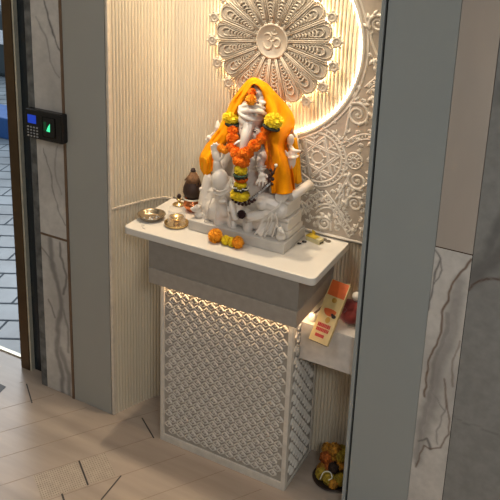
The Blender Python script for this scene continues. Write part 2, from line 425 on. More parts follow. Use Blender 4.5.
# outline: bottom-left, bottom-right, top-right, top-left, then back down along the arc
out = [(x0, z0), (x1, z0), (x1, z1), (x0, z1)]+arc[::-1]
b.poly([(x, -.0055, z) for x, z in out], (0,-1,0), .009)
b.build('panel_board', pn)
YF = -.0145
def relief(b, pts, r): b.tube([(p[0], YF, p[1]) for p in pts], [x*1.2 for x in r] if isinstance(r, list) else r*1.2, 8, flat=((0,1,0), 1.1))
def spiral(cx, cz, r0, r1, turns, a0, sgn=1, n=36):
    return [(cx+(r0+(r1-r0)*i/n)*math.cos(a0+sgn*turns*2*PI*i/n), cz+(r0+(r1-r0)*i/n)*math.sin(a0+sgn*turns*2*PI*i/n)) for i in range(n+1)]
def inside(x, z, m=.006):
    return x0+m < x < x1-m and z > z0+m and math.hypot(x-CX, z-CZ) > RO+m
b = mb(M['carved'])   # rim and frame mouldings
relief(b, [(CX+(RO+.007)*math.cos(a), CZ+(RO+.007)*math.sin(a)) for a in [(-PI/2+.02+PI*.98*i/60) for i in range(61)]], .0045)
relief(b, [(CX+(RO+.022)*math.cos(a), CZ+(RO+.022)*math.sin(a)) for a in [(-PI/2+.02+PI*.98*i/60) for i in range(61)]], .003)
relief(b, [(.797, .862), (.797, 2.1)], .004); relief(b, [(x0+.01, .860), (.797, .860)], .004)
b.build('rim_moulding', pn)
def scroll(cx, cz, R, a0, sgn, tail=None, leaves=5):
    b = mb(M['carved'])
    sp = spiral(cx, cz, .004, R, 1.9, a0-sgn*1.9*2*PI, sgn)
    sp = [p for p in sp]
    relief(b, sp, [.0022+.0026*i/len(sp) for i in range(len(sp))])
    relief(b, spiral(cx, cz, .0045+.0055, R+.006, 1.5, a0-sgn*1.5*2*PI, sgn), .0013)
    b.ball((cx, YF-.001, cz), (.007, .005, .007), 1)
    if tail: relief(b, [(p.x, p.z) for p in catmull([(sp[-1][0], 0, sp[-1][1])]+[(t[0], 0, t[1]) for t in tail], 6)], .0035)
    for k in range(leaves):
        a = a0-sgn*(.5+k*.75); rr = R*(1-.12*k)+.010
        c = (cx+rr*math.cos(a), cz+rr*math.sin(a)); t = a-sgn*.9
        if not inside(*c, .012): continue
        pts = [(c[0]-.010*math.cos(t), c[1]-.010*math.sin(t)), c, (c[0]+.012*math.cos(t), c[1]+.012*math.sin(t))]
        relief(b, pts, [.0035, .0055, .0008])
    o = b.build('scroll', pn); return o
scroll(.693, 1.285, .040, 2.2, 1, [(.66, 1.24), (.655, 1.21)])
scroll(.708, 1.068, .033, 2.4, -1, [(.655, 1.02), (.64, .99)])
scroll(.706, .990, .029, -2.6, 1, [(.68, 1.03)])
scroll(.770, .935, .020, 2.0, 1)
scroll(.606, .897, .026, .6, -1, [(.63, .875)])
scroll(.762, 1.345, .024, 2.8, -1, [(.745, 1.31), (.74, 1.28)])
scroll(.735, 1.375+.2, .030, -2.4, 1, [(.72,1.52), (.745,1.47)])
scroll(.757, 1.46, .024, 2.8, -1, [(.77, 1.43)])
scroll(.720, 1.70, .036, 2.2, 1, [(.74, 1.65)])
scroll(.767, 1.20, .022, 2.0, -1, [(.775, 1.16)])
scroll(.765, 1.010, .018, 1.0, 1)
scroll(.50, .93, .03, 1.0, 1); scroll(.45, 1.05, .03, 2.0, -1)
# laced roundel
b = mb(M['carved']); rc = (.568, 1.120)
for R, w in ((.083, .0035), (.098, .003)):
    relief(b, [(rc[0]+R*math.cos(a), rc[1]+R*math.sin(a)) for a in [2*PI*i/48 for i in range(49)] if math.hypot(rc[0]+R*math.cos(a)-CX, rc[1]+R*math.sin(a)-CZ) > RO+.02], w) if False else None
    run = []
    for i in range(97):
        a = PI*.75+2*PI*i/96; p = (rc[0]+R*math.cos(a), rc[1]+R*math.sin(a))
        if inside(*p, .024): run.append(p)
        elif len(run) > 2: relief(b, run, w); run = []
        else: run = []
    if len(run) > 2: relief(b, run, w)
for i in range(44):
    a = 2*PI*i/44; p = (rc[0]+.085*math.cos(a), rc[1]+.085*math.sin(a)); q = (rc[0]+.096*math.cos(a), rc[1]+.096*math.sin(a))
    if inside(*q, .024): relief(b, [p, q], .0022)
def P(r, t): return (rc[0]+r*math.cos(t), rc[1]+r*math.sin(t))
def bridge(p, q, w=.0028):
    n_ = 14; run = []
    for i in range(n_+1):
        w_ = (p[0]+(q[0]-p[0])*i/n_, p[1]+(q[1]-p[1])*i/n_)
        if inside(*w_, .012): run.append(w_)
    if len(run) > 3: relief(b, run, w)
for k in range(6):
    a = k*PI/3+.25
    for r_ in (.079, .066): bridge(P(r_, a), P(r_, a+2*PI/3))
    bridge(P(.079, a+PI/6), P(.050, a+PI/6)); 
    bridge(P(.062, a+PI/6), P(.074, a+PI/6+.22)); bridge(P(.062, a+PI/6), P(.074, a+PI/6-.22))
    bridge(P(.022, a), P(.036, a), .003)
relief(b, [(rc[0]+.02*math.cos(2*PI*i/16), rc[1]+.02*math.sin(2*PI*i/16)) for i in range(17)], .0028)
b.build('laced_roundel', pn)
# small rosette
b = mb(M['carved']); rc2 = (.694, 1.133)
for R in (.026, .010): relief(b, [(rc2[0]+R*math.cos(2*PI*i/24), rc2[1]+R*math.sin(2*PI*i/24)) for i in range(25)], .003)
for k in range(10):
    a = 2*PI*k/10; relief(b, [(rc2[0]+.013*math.cos(a), rc2[1]+.013*math.sin(a)), (rc2[0]+.021*math.cos(a), rc2[1]+.021*math.sin(a))], .0028)
b.build('rosette', pn)
# ladder bands
def band(name, pts, w=.010, rung=.010):
    b = mb(M['carved']); P = catmull([(p[0], 0, p[1]) for p in pts], 8); L = []; Rr = []; acc = 0
    for i, p in enumerate(P):
        t = (P[min(i+1, len(P)-1)]-P[max(i-1, 0)]).normalized(); n = Vector((-t.z, 0, t.x))
        L.append((p.x+n.x*w, p.z+n.z*w)); Rr.append((p.x-n.x*w, p.z-n.z*w))
        if i: acc += (p-P[i-1]).length
        if acc > rung and inside(*L[-1]) and inside(*Rr[-1]): relief(b, [L[-1], Rr[-1]], .0022); acc = 0
    for S in (L, Rr):
        S = [s for s in S if inside(*s)]
        if len(S) > 2: relief(b, S, .0028)
    return b.build(name, pn)
band('ladder_band', [(.595,1.005), (.63,.97), (.665,.925), (.705,.875)]); band('ladder_band', [(.60,1.0), (.565,.975), (.53,.93), (.50,.90)])
band('ladder_band', [(.66,1.18), (.70,1.21), (.74,1.22), (.79,1.21)], .008); band('ladder_band', [(.715,1.37), (.745,1.40), (.79,1.43)], .008)
band('ladder_band', [(.645,.95), (.66,.99), (.655,1.04)], .006)
# arches and leaf filler
b = mb(M['carved'])
for cx, cz, R, a0, a1 in ((.62,.905,.05,.3,2.7), (.62,.905,.062,.5,2.5), (.735,1.13,.05,-1.2,1.2), (.735,1.13,.042,-1.2,1.2), (.745,1.03,.035,-.4,1.9), (.76,.885,.03,.5,3.0)):
    pl = [(cx+R*math.cos(a0+(a1-a0)*i/20), cz+R*math.sin(a0+(a1-a0)*i/20)) for i in range(21)]
    pl = [p for p in pl if inside(*p)]
    if len(pl) > 2: ab = mb(M['carved']); relief(ab, pl, .0028); ab.build('arch_moulding', pn)
random.seed(11)
occ = []
tries = 0
anch = [(.693,1.285,.055), (.708,1.068,.045), (.706,.99,.040), (.606,.897,.036), (.568,1.12,.105), (.694,1.133,.033), (.762,1.345,.034), (.735,1.575,.042), (.757,1.46,.034), (.77,.935,.03), (.767,1.2,.03), (.72,1.7,.048)]
while len(occ) < 95 and tries < 20000:
    tries += 1
    x = random.uniform(.53, .79); z = random.uniform(.872, 1.75 if len(occ) > 70 else 1.42)
    if not inside(x, z, .014) or any(math.hypot(x-a, z-c) < r*.93 for a, c, r in anch) or any(math.hypot(x-a, z-c) < .0165 for a, c in occ): continue
    occ.append((x, z)); t = noise.noise(Vector((x*9, z*9, 0)))*6
    pl = [(x+.0125*math.cos(t+k*.5-1)*(k-2)*.6, z+.0125*math.sin(t+k*.5-1)*(k-2)*.6) for k in range(5)]
    lb = mb(M['carved']); relief(lb, pl, [.001, .0028, .0036, .0028, .001])
    relief(lb, [(x-.004*math.sin(t), z+.004*math.cos(t)), (x-.011*math.sin(t+.4), z+.011*math.cos(t+.4))], [.0038, .001]); lb.build('leaf_relief', pn)
b.build('arch_moulding', pn) if len(b.bm.verts) else b.bm.free()
# led strip tucked in the round opening
b = mb(M['led'])
b.tube([(CX+(RO-.0015)*math.cos(a), -.0048, CZ+(RO-.0015)*math.sin(a)) for a in [(-PI/2+.05+PI*.95*i/70) for i in range(71)]], .0035, 6)
tag(b.build('rim_light_strip'), 'thin warm glowing light strip around the round opening rim', 'light strip')

# ------------------------------------------------------------------ mandala
MC = at(272.6, 41, -.034); MY = -.034; MR = .2245; A0 = .0997
md = thing('wall_mandala', MC, 'cream carved round mandala with om sign glowing from behind', 'wall ornament')
def mp(r, a, dy=0): return Vector((MC.x+r*math.cos(a), MY+dy, MC.z+r*math.sin(a)))
NS = 18
b = mb(M['medal'])
outl = []
for k in range(NS):
    for j in range(8):
        t = j/8; a = A0+2*PI*(k+t)/NS; s_ = abs(math.sin(PI*t)); outl.append(mp(.193+.016*s_**.6, a, .006))
b.poly(outl[::-1], (0,-1,0), .006)
b.build('mandala_plate', md)
pet = []
for k in range(NS):
    a0 = A0+2*PI*k/NS; am = a0+PI/NS
    # double spoke with finial
    b = mb(M['medal'])
    for off in (-.0034, .0034):
        dn = Vector((-math.sin(a0), 0, math.cos(a0)))*off
        b.tube([mp(.058, a0, -.006)+dn*.7, mp(.209, a0, -.006)+dn], .0021, 6)
    sp = b.build('spoke', md)
    b = mb(M['medal']); c = mp(.2215, a0, -.004)
    ring = [c+Vector((.0125*math.cos(t), 0, .0125*math.sin(t))) for t in [2*PI*i/14 for i in range(14)]]
    b.tube(ring, .0040, 6, closed=True); b.ball(c, (.0052, .004, .0052), 1)
    for j in range(5):
        t = a0+(j-2)*1.05; q = c+Vector((.0180*math.cos(t), 0, .0180*math.sin(t)))
        b.ball(q, (.0052, .0036, .0052), 1)
    disc = [c+Vector((.017*math.cos(t), .003, .017*math.sin(t))) for t in [2*PI*i/14 for i in range(14)]]
    b.poly(disc[::-1], (0,-1,0), .004)
    b.build('finial', sp)
    # petal: looped outline and stacked scales
    b = mb(M['medal'])
    def pp(r, w, dy=-.002):
        d_ = Vector((math.cos(am), 0, math.sin(am))); n_ = Vector((-d_.z, 0, d_.x)); p = Vector((MC.x, MY+dy, MC.z))+d_*r+n_*w; return p
    hw = lambda r: max(.002, r*math.tan(PI/NS)-.0085)
    ol = [pp(r, hw(r)*.95) for r in (.075, .10, .13, .16, .178)]+[pp(.197, hw(.18)*.66), pp(.204, 0), pp(.197, -hw(.18)*.66)]+[pp(r, -hw(r)*.95) for r in (.178, .16, .13, .10, .075)]
    b.tube(catmull(ol, 3), .0026, 6)
    il = [pp(.135, hw(.135)*.45, -.003), pp(.165, hw(.165)*.62, -.004), pp(.178, hw(.17)*.42, -.004), pp(.183, 0, -.004), pp(.178, -hw(.17)*.42, -.004), pp(.165, -hw(.165)*.62, -.004), pp(.135, -hw(.135)*.45, -.003)]
    b.tube(catmull(il, 3), .0028, 6)
    b.ball(pp(.160, 0, -.001), (.008, .004, .008), 1)
    r = .072; st = .0095
    while r < .158:
        w = hw(r)*.80; e = st*.95
        b.tube([pp(r, w), pp(r+e*.75, w*.6, -.004), pp(r+e, 0, -.006), pp(r+e*.75, -w*.6, -.004), pp(r, -w)], [.0016, .0028, .0036, .0028, .0016], 5)
        r += st; st *= 1.045
    for s_ in (-1, 1): b.ball(pp(.068, s_*.0042, -.001), (.0032, .003, .0032), 1)
    b.build('petal', md)
b = mb(M['medal'])
b.lathe([(0, .0), (.057, 0), (.059, .004), (.057, .011), (.052, .012), (.049, .007), (0, .006)], (0,0,0), 48)
for v in b.bm.verts: v.co = Vector((MC.x+v.co.x, MY+.004-v.co.z, MC.z+v.co.y))
dk = b.build('center_disc', md)
b = mb(M['medal'])
def om(pts, r):
    P = catmull([(MC.x+x*.001, MY-.0025, MC.z+z*.001) for x, z in pts], 6); n = len(P)
    b.tube(P, [r*(.55+.45*min(1, 5*min(i, n-1-i)/n)) for i in range(n)], 8)
om([(-26,16), (-20,23), (-9,22), (-4,13), (-9,5), (-17,3)], .0042)
om([(-15,3), (-5,1), (0,-9), (-4,-21), (-16,-27), (-27,-20), (-32,-6)], .0046)
om([(-4,0), (6,2), (12,9), (21,9), (27,0), (25,-12), (16,-18), (8,-14), (8,-10)], .0042)
om([(-6,30), (0,23), (9,22), (18,27)], .0032)
b.ball((MC.x+.006, MY-.0025, MC.z+.0345), (.004, .003, .004), 2)
b.build('om_sign', dk)
# lamp ring behind
b = mb(M['led'])
b.use(M['ledback']); b.tube([(MC.x+.190*math.cos(2*PI*i/60), -.014, MC.z+.190*math.sin(2*PI*i/60)) for i in range(60)], .004, 6, closed=True)
b.build('back_light', md)
b = mb(M['medal'])
b.lathe([(0,0),(.03,0),(.03,.024),(0,.024)], (0,0,0), 16)
for v in b.bm.verts: v.co = Vector((MC.x+v.co.x, -.004-v.co.z, MC.z+v.co.y))
b.build('wall_mount', md)

# ------------------------------------------------------------------ altar table
tb = thing('altar_table', (.35,-.15,0), 'white topped altar table with taupe apron and latticed pedestal', 'altar table')
b = mb(M['slab'])
def rr(x0, y0, x1, y1, r, n=6):
    o = []
    for cx, cy, a in ((x0+r, y0+r, PI), (x1-r, y0+r, 1.5*PI)):
        for i in range(n+1): o.append((cx+r*math.cos(a+PI/2*i/n), cy+r*math.sin(a+PI/2*i/n)))
    return o
TX1 = .697
outl = rr(.0, -.303, TX1, 0, .018)+[(TX1, -.0045), (.015, -.0045), (.0, -.012)]
b.prism(outl, H-.025, H)
o = b.build('tabletop', tb)
bv = o.modifiers.new('b', 'BEVEL'); bv.width = .0025; bv.segments = 2; bv.limit_method = 'ANGLE'
b = mb(M['ink'])      # faint grey vein flecks in the top
b.use(mat('grey fleck', (150, 142, 134), .3))
for (x, y, l, a) in ((.045,-.262,.012,.5), (.06,-.277,.016,-.3), (.052,-.27,.01,1.0), (.028,-.25,.006,.2)):
    p = Vector((x, y, H)); fstrip(b, p, p+Vector((math.cos(a), math.sin(a), 0))*l, .004, .0003)
b.build('vein_fleck', tb)
b = mb(M['apron']); b.box((.102,-.2985,.727), (.647,-.006,H-.0255), bev=.001); b.build('apron', tb)
b = mb(mat('lighter taupe laminate', (158, 148, 136), .35)); b.box((.102,-.3005,.670), (.647,-.006,.7255), bev=.001); b.build('drawer_front', tb)
BX0, BX1, BY = .105, .610, -.235
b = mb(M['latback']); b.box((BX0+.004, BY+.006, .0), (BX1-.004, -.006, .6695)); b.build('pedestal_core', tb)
b = mb(M['lattice'])
fw = .016
for lo, hi in (((BX0, BY, 0), (BX0+fw, BY+.02, .669)), ((BX1-fw, BY, 0), (BX1, BY+.02, .669)), ((BX0+fw, BY, 0), (BX1-fw, BY+.02, .028)), ((BX0+fw, BY+.001, .655), (BX1-fw, BY+.02, .669)),
               ((BX1-.004, BY+.02, .0), (BX1, -.008, .012)), ((BX1-.004, -.022, .012), (BX1, -.008, .669))): b.box(lo, hi, bev=.001)
b.build('pedestal_frame', tb)
def lattice(name, U0, U1, Z0, Z1, f):
    b = mb(M['lattice']); cw = .0325; ch = .046; nu = int((U1-U0)/cw); cw = (U1-U0)/nu; nz = int((Z1-Z0)/ch); ch = (Z1-Z0)/nz
    def bar(p, q, w, t0, t1):
        d_ = (q[0]-p[0], q[1]-p[1]); L = math.hypot(*d_); n = (-d_[1]/L*w, d_[0]/L*w)
        vs = [f(p[0]-n[0], p[1]-n[1], t0), f(q[0]-n[0], q[1]-n[1], t0), f(q[0]+n[0], q[1]+n[1], t0), f(p[0]+n[0], p[1]+n[1], t0),
              f(p[0]-n[0]*.4, p[1]-n[1]*.4, t1), f(q[0]-n[0]*.4, q[1]-n[1]*.4, t1), f(q[0]+n[0]*.4, q[1]+n[1]*.4, t1), f(p[0]+n[0]*.4, p[1]+n[1]*.4, t1)]
        b._faces(vs, [(4,5,6,7), (0,1,5,4), (1,2,6,5), (2,3,7,6), (3,0,4,7)])
    for j in range(nz*2):
        for i in range(nu+1):
            cx = U0+(i+(.5 if j % 2 else 0))*cw; cz = Z0+(j+.5)*ch/2+ch*.25
            if cx+cw*.42 > U1 or cx-cw*.42 < U0 or cz+ch*.5 > Z1 or cz-ch*.3 < Z0: continue
            a, h = cw*.43, ch*.25
            bar((cx-a, cz-.002), (cx, cz+h), .0030, 0, .0062); bar((cx, cz+h), (cx+a, cz-.002), .0030, 0, .0062)
            bar((cx-a, cz-.004), (cx-a*.1, cz-h), .0020, 0, .0040); bar((cx+a*.1, cz-h), (cx+a, cz-.004), .0020, 0, .0040)
            # little raised square
            s_ = .0062; vs = [f(cx-s_, cz-.001, .0), f(cx, cz-.001-s_*.8, .0), f(cx+s_, cz-.001, .0), f(cx, cz-.001+s_*.8, .0)]+[f(cx-s_*.5, cz-.001, .004), f(cx, cz-.001-s_*.4, .004), f(cx+s_*.5, cz-.001, .004), f(cx, cz-.001+s_*.4, .004)]
            b._faces(vs, [(4,5,6,7), (0,1,5,4), (1,2,6,5), (2,3,7,6), (3,0,4,7)])
    return b.build(name, tb)
lattice('lattice_panel', BX0+fw, BX1-fw, .028, .655, lambda u, z, t: Vector((u, BY+.0062-t, z)))
lattice('lattice_panel', BY+.022, -.024, .014, .668, lambda u, z, t: Vector((BX1-.0042+t, u, z)))
b = mb(M['ledlow']); b.box((BX0+.01, BY-.016, .6625), (BX1+.0, BY-.006, .6693)); b.build('under_light', tb)
b = mb(M['ledlow']); b.box((BX1+.008, BY+.0, .6635), (BX1+.016, -.13, .6693)); b.build('under_light', tb)

# side shelf
sh = thing('side_shelf', (.71,-.09,.55), 'pale boxed shelf between the altar table and the right pillar', 'shelf')
b = mb(mat('pale beige laminate', (206, 197, 187), .4)).box((.6125,-.178,.484), (.8035,-.005,.619), bev=.0015); b.build('shelf_box', sh)

# ------------------------------------------------------------------ marigold meshes
def petal_flower(name, mater, r=.021, rings=13, seed=1, squash=.85):
    random.seed(seed); b = mb(mater); b.ball((0,0,0), (r*.90, r*.90, r*.90*squash), 3)
    for i in range(rings):
        ph = PI*(i+.5)/rings; n = max(3, int(30*math.sin(ph)))
        for k in range(n):
            th = 2*PI*(k+random.random()*.6)/n+i
            d_ = Vector((math.sin(ph)*math.cos(th), math.sin(ph)*math.sin(th), math.cos(ph)*squash)); dn = d_.normalized()
            t = dn.cross(Vector((0,0,1))); t = t.normalized() if t.length > .01 else Vector((1,0,0)); u_ = t.cross(dn)
            w = r*.15*random.uniform(.8, 1.2); L = r*random.uniform(.98, 1.05); bend = u_*r*random.uniform(-.1, .25)
            vs = [dn*r*.55-t*w*.5, dn*r*.55+t*w*.5, dn*L*.85+t*w+bend*.5, dn*L*.85-t*w+bend*.5, dn*L+t*w*.55+bend*1.6, dn*L-t*w*.55+bend*1.6]
            vs[2] += u_*w*.3; vs[3] += u_*w*.3
            b._faces(vs, [(0,1,2,3), (3,2,4,5)])
    me = b.build(name, recalc=False); m = me.data; COL.objects.unlink(me); bpy.data.objects.remove(me); return m
FM = {'o': petal_flower('marigold orange', M['mari']), 'a': petal_flower('marigold amber', M['marilight'], seed=2), 'y': petal_flower('marigold yellow', M['mariyel'], seed=3), 'd': petal_flower('rose dark', M['darkrose'], seed=4)}
def flower(kind, p, r, parent=None, name='marigold', sc=(1,1,1)):
    o = bpy.data.objects.new(name, FM[kind]); COL.objects.link(o)
    o.location = p; o.rotation_euler = (random.uniform(-.4, .4), random.uniform(-.4, .4), random.uniform(0, 6)) if sc == (1,1,1) else (0,0,0)
    o.scale = tuple(r/.021*s for s in sc)
    if parent: o.parent = parent; o.matrix_parent_inverse = Matrix.Translation(parent.location).inverted()
    return o

# ------------------------------------------------------------------ the statue
st = thing('elephant_deity_statue', (.375,-.12,H), 'white marble seated elephant-headed deity statue draped in saffron cloth', 'statue')
b = mb(M['marbleped']); b.box((.197,-.207,H), (.551,-.042,H+.036), bev=.003); b.build('plinth', st)
PT = H+.036
def A(px, py, y): return at(px, py, y)
prim = []
def cap_(pts):                           # capsule chain [(px,py,y,r)...]
    prim.append([(A(p[0], p[1], p[2]), p[3]) for p in pts])
def sculpt(name, fn, mater, parent, vox=.0028, smooth=6):
    b = MB().use(mater); fn(b)
    o = b.build(name, parent, smooth=True)
    r = o.modifiers.new('r', 'REMESH'); r.mode = 'VOXEL'; r.voxel_size = vox; r.use_smooth_shade = True
    s_ = o.modifiers.new('s', 'CORRECTIVE_SMOOTH' if False else 'SMOOTH'); s_.factor = .4; s_.iterations = smooth
    return o
def chain(b, pts, n=12):
    P = [A(p[0], p[1], p[2]) for p in pts]; R = [p[3] for p in pts]
    if len(P) > 2:
        k = 4; PP = catmull(P, k); RR = []
        for i in range(len(P)-1):
            for j in range(k): RR.append(R[i]+(R[i+1]-R[i])*j/k)
        RR.append(R[-1]); P, R = PP, RR
    b.tube(P, R, n); b.ball(P[0], R[0], 2); b.ball(P[-1], R[-1], 2)
def ell(b, px, py, y, rx, ry, rz, rot=0, rotx=0):
    b.ball(A(px, py, y), (rx, ry, rz), 3, Matrix.Rotation(rot, 4, 'Y') @ Matrix.Rotation(rotx, 4, 'X'))
def body(b):
    # torso and belly
    ell(b, 250, 185, -.115, .062, .052, .060); ell(b, 249, 160, -.10, .052, .036, .055); ell(b, 249, 205, -.11, .085, .045, .035)
    chain(b, [(228, 150, -.095, .026), (250, 146, -.09, .034), (270, 152, -.09, .026)])
    # head
    ell(b, 250.5, 127, -.132, .036, .044, .046); ell(b, 251, 119, -.135, .040, .046, .030)
    ell(b, 244.5, 132, -.158, .017, .018, .022); ell(b, 256.5, 134, -.154, .018, .018, .022)
    # ears
    ell(b, 233, 130, -.112, .024, .010, .036, .15); ell(b, 266, 134, -.108, .024, .010, .036, -.15)
    # trunk
    chain(b, [(249, 126, -.168, .019), (246, 136, -.186, .017), (244, 147, -.192, .0145), (245, 160, -.188, .013), (245, 174, -.186, .012), (240, 186, -.184, .011), (233, 187, -.186, .009), (231, 182, -.188, .007)])
    # raised hand arm, viewer's left
    chain(b, [(228, 152, -.105, .022), (220, 168, -.13, .018), (217, 178, -.155, .016)])
    chain(b, [(219, 178, -.155, .020), (218, 170, -.170, .0155), (217, 163, -.176, .013)])
    ell(b, 216.5, 156, -.178, .0155, .009, .020)
    for (dx, l, tx) in ((-3.6, 7.2, -1.0), (-1.6, 9.2, -.8), (.5, 9.6, -.4), (2.6, 8.2, .2)):
        chain(b, [(216.3+dx, 153, -.178, .0052), (216.3+dx+tx*.5, 153-l*.6, -.179, .005), (216.3+dx+tx, 153-l, -.183, .0042)], 8)
    chain(b, [(219.5, 160, -.18, .0048), (223, 157, -.184, .0044), (224.5, 153.5, -.186, .0034)], 8)
    # lowered arm and giving hand, viewer's right
    chain(b, [(268, 152, -.105, .022), (262, 157, -.14, .0175), (260.5, 163, -.162, .0125), (261, 170, -.178, .0115)])
    ell(b, 262, 176, -.184, .0145, .009, .013)
    for (x, y, r) in ((256.5, 184, .0042), (259.5, 186, .0042), (262.8, 186.5, .0042), (265.8, 185, .0038)):
        chain(b, [(262+(x-261)*.6, 179, -.187, .0045), (x+.3, 182, -.194, r), (x, y, -.196, r*.8)], 8)
    chain(b, [(266, 175, -.188, .005), (268.5, 179, -.195, .0042), (268, 182, -.198, .0034)], 8)
    # upper rear arms
    chain(b, [(230, 150, -.085, .020), (222, 146, -.08, .015), (214, 141, -.085, .011), (210.5, 138, -.09, .010)])
    ell(b, 209.8, 137.5, -.09, .012, .010, .009); chain(b, [(211, 136, -.09, .006), (215.5, 132, -.09, .006), (218, 127, -.09, .0115), (217.5, 121.5, -.09, .004)])
    chain(b, [(206, 139.5, -.09, .004), (209, 141, -.09, .006)])
    chain(b, [(270, 150, -.085, .020), (282, 162, -.085, .016), (290, 165, -.10, .0145), (292, 158, -.105, .0135)])
    ell(b, 292.5, 154, -.108, .0165, .012, .013); ell(b, 290.5, 140, -.105, .012, .009, .020, .12)
    chain(b, [(290.5, 147, -.105, .008), (294, 151, -.11, .008), (300.5, 151, -.112, .0035)]); chain(b, [(287, 155, -.118, .005), (285.5, 151, -.12, .0035)], 8)
    chain(b, [(289, 158, -.12, .005), (294, 158, -.123, .0045), (298, 156, -.12, .004)], 8)
    # hanging leg, viewer's left: thigh, knee, shin, foot
    chain(b, [(240, 198, -.12, .038), (229, 187, -.15, .034), (221, 183, -.165, .031)])
    ell(b, 220, 180, -.176, .029, .026, .038)
    chain(b, [(220, 186, -.168, .027), (222, 200, -.172, .022), (225, 212, -.175, .020)])
    ell(b, 222.5, 201.5, -.202, .0165, .009, .0085, -.25); chain(b, [(213, 193, -.196, .003), (221, 195.5, -.206, .0035), (229, 191, -.20, .003)], 6); chain(b, [(213, 189, -.198, .0025), (221, 191.5, -.208, .003), (229, 187, -.20, .0025)], 6)
    # folded leg, viewer's right
    chain(b, [(252, 203, -.13, .036), (268, 203, -.15, .034), (280, 208, -.155, .030)])
    chain(b, [(281, 211, -.160, .026), (266, 216, -.175, .020), (250, 216, -.185, .015)])
    ell(b, 262, 204, -.176, .022, .018, .020)
    # front foot
    chain(b, [(231, 203, -.178, .009), (233, 210, -.187, .0105), (234.5, 217, -.192, .010)]); ell(b, 235.5, 219, -.197, .013, .0085, .0065, -.2)
    # robe skirt falling to the plinth
    for (x0_, y0_, x1_, y1_, w, w2, d0, d1) in ((214,192,206,220,.022,.020,-.135,-.160), (222,198,219,222,.022,.020,-.155,-.175), (232,208,232,226,.020,.016,-.15,-.178), (266,214,262,232,.024,.018,-.16,-.182), (274,212,270,232,.022,.016,-.145,-.172), (250,212,248,228,.026,.018,-.15,-.176)):
        chain(b, [(x0_, y0_, d0, w), ((x0_+x1_)/2, (y0_+y1_)/2, (d0+d1)/2, (w+w2)/2), (x1_, y1_, d1, w2)])
    ell(b, 221, 211, -.150, .060, .044, .046); ell(b, 267, 220, -.140, .058, .046, .048); ell(b, 245, 214, -.14, .05, .045, .04)
    for k in (0, 2, 5):
        x = 204+k*5.4
        chain(b, [(212+k*2.6, 197, -.186, .0028), (208+k*4.0, 210, -.194, .003), (x, 223+k*1.0, -.196, .0032)], 6)
    for k in (0, 2, 3, 5):
        x = 254+k*3.6
        chain(b, [(266+k*1.8, 211+abs(k-3), -.192, .0028), (262+k*3.0, 222, -.195, .003), (x, 237-abs(k-4)*.3, -.197, .0034)], 6)
    chain(b, [(210, 178, -.13, .022), (207, 192, -.135, .024), (206, 205, -.14, .028)])
    chain(b, [(246, 222, -.196, .003), (262, 218, -.197, .003), (276, 208, -.190, .003), (284, 198, -.165, .003)], 6)
    # jewellery relief: armlet, belly band
    for cy_ in (166, 168.5): chain(b, [(255, cy_+.5, -.178, .0025), (261, cy_+1, -.190, .003), (266, cy_, -.180, .0025)], 6)
    # seat mass
    for X0, X1, Y0, Y1, Z1 in ((.225,.53,-.16,-.05,.955),): b.box((X0,Y0,PT-.004), (X1,Y1,Z1))
    b.box((.25,-.10,.93), (.505,-.05,1.10))
bd = sculpt('figure', body, M['marble'], st, .0022, 4)
# back slab, armrests
b = mb(M['marble'])
for (X0, X1, Y0, Y1, Z0, Z1) in ((.47,.546,-.168,-.052,PT,PT+.020), (.465,.541,-.162,-.054,PT+.0205,PT+.052), (.468,.545,-.166,-.052,PT+.0525,PT+.066), (.462,.536,-.158,-.056,PT+.0665,PT+.110), (.466,.541,-.162,-.054,PT+.1105,PT+.122)):
    b.box((X0, Y0, Z0), (X1, Y1, Z1), bev=.004)
b.tube([(.515,-.176,PT+.138), (.515,-.045,PT+.142)], .018, 18); b.tube([(.538,-.15,PT+.135), (.560,-.05,PT+.150)], [.014, .017], 14)
b.tube([(.505+.022*math.cos(t*.5)*(1-t/22), -.168, PT+.088+.022*math.sin(t*.5)*(1-t/22)) for t in range(20)], .004, 6)
b.build('armrest', st)
b = mb(M['marble'])
for (X0, X1, Y0, Y1, Z0, Z1) in ((.205,.262,-.155,-.055,PT,PT+.022), (.210,.262,-.150,-.058,PT+.0225,PT+.085), (.204,.262,-.155,-.055,PT+.0855,PT+.098)):
    b.box((X0, Y0, Z0), (X1, Y1, Z1), bev=.004)
b.build('armrest', st)
b = mb(M['marble'])
b.prism([(0,0)], 0, 0) if False else None
arcp = [(.235, PT)]+[(.235, 1.15)]+[(.375+.14*math.cos(PI-PI*i/16), 1.15+.13*math.sin(PI-PI*i/16)) for i in range(1, 16)]+[(.515, 1.15), (.515, PT)]
b.poly([(x, -.046, z) for x, z in arcp], (0,-1,0), .016)
b.build('throne_back', st)
# crown / turban
def crown(b):
    ell(b, 251.5, 114, -.140, .045, .050, .016, .28); ell(b, 251.5, 110, -.136, .043, .048, .018, .28); ell(b, 253.5, 106, -.132, .037, .042, .018, .28); ell(b, 256, 102, -.128, .030, .034, .016, .2)
    chain(b, [(240, 112, -.168, .008), (250, 110.5, -.186, .009), (260, 111.5, -.170, .008), (265, 114, -.15, .007)]); chain(b, [(241, 107, -.163, .006), (252, 104.5, -.178, .007), (264, 108, -.155, .006)])
    ell(b, 259.5, 99.5, -.135, .022, .024, .014); ell(b, 259, 93, -.13, .017, .019, .018); ell(b, 257, 87, -.125, .011, .012, .014)
    ell(b, 262.5, 102.5, -.158, .012, .008, .008); ell(b, 256, 114.5, -.178, .006, .005, .006)
cr = sculpt('crown', crown, M['marble'], st, .0022, 3)
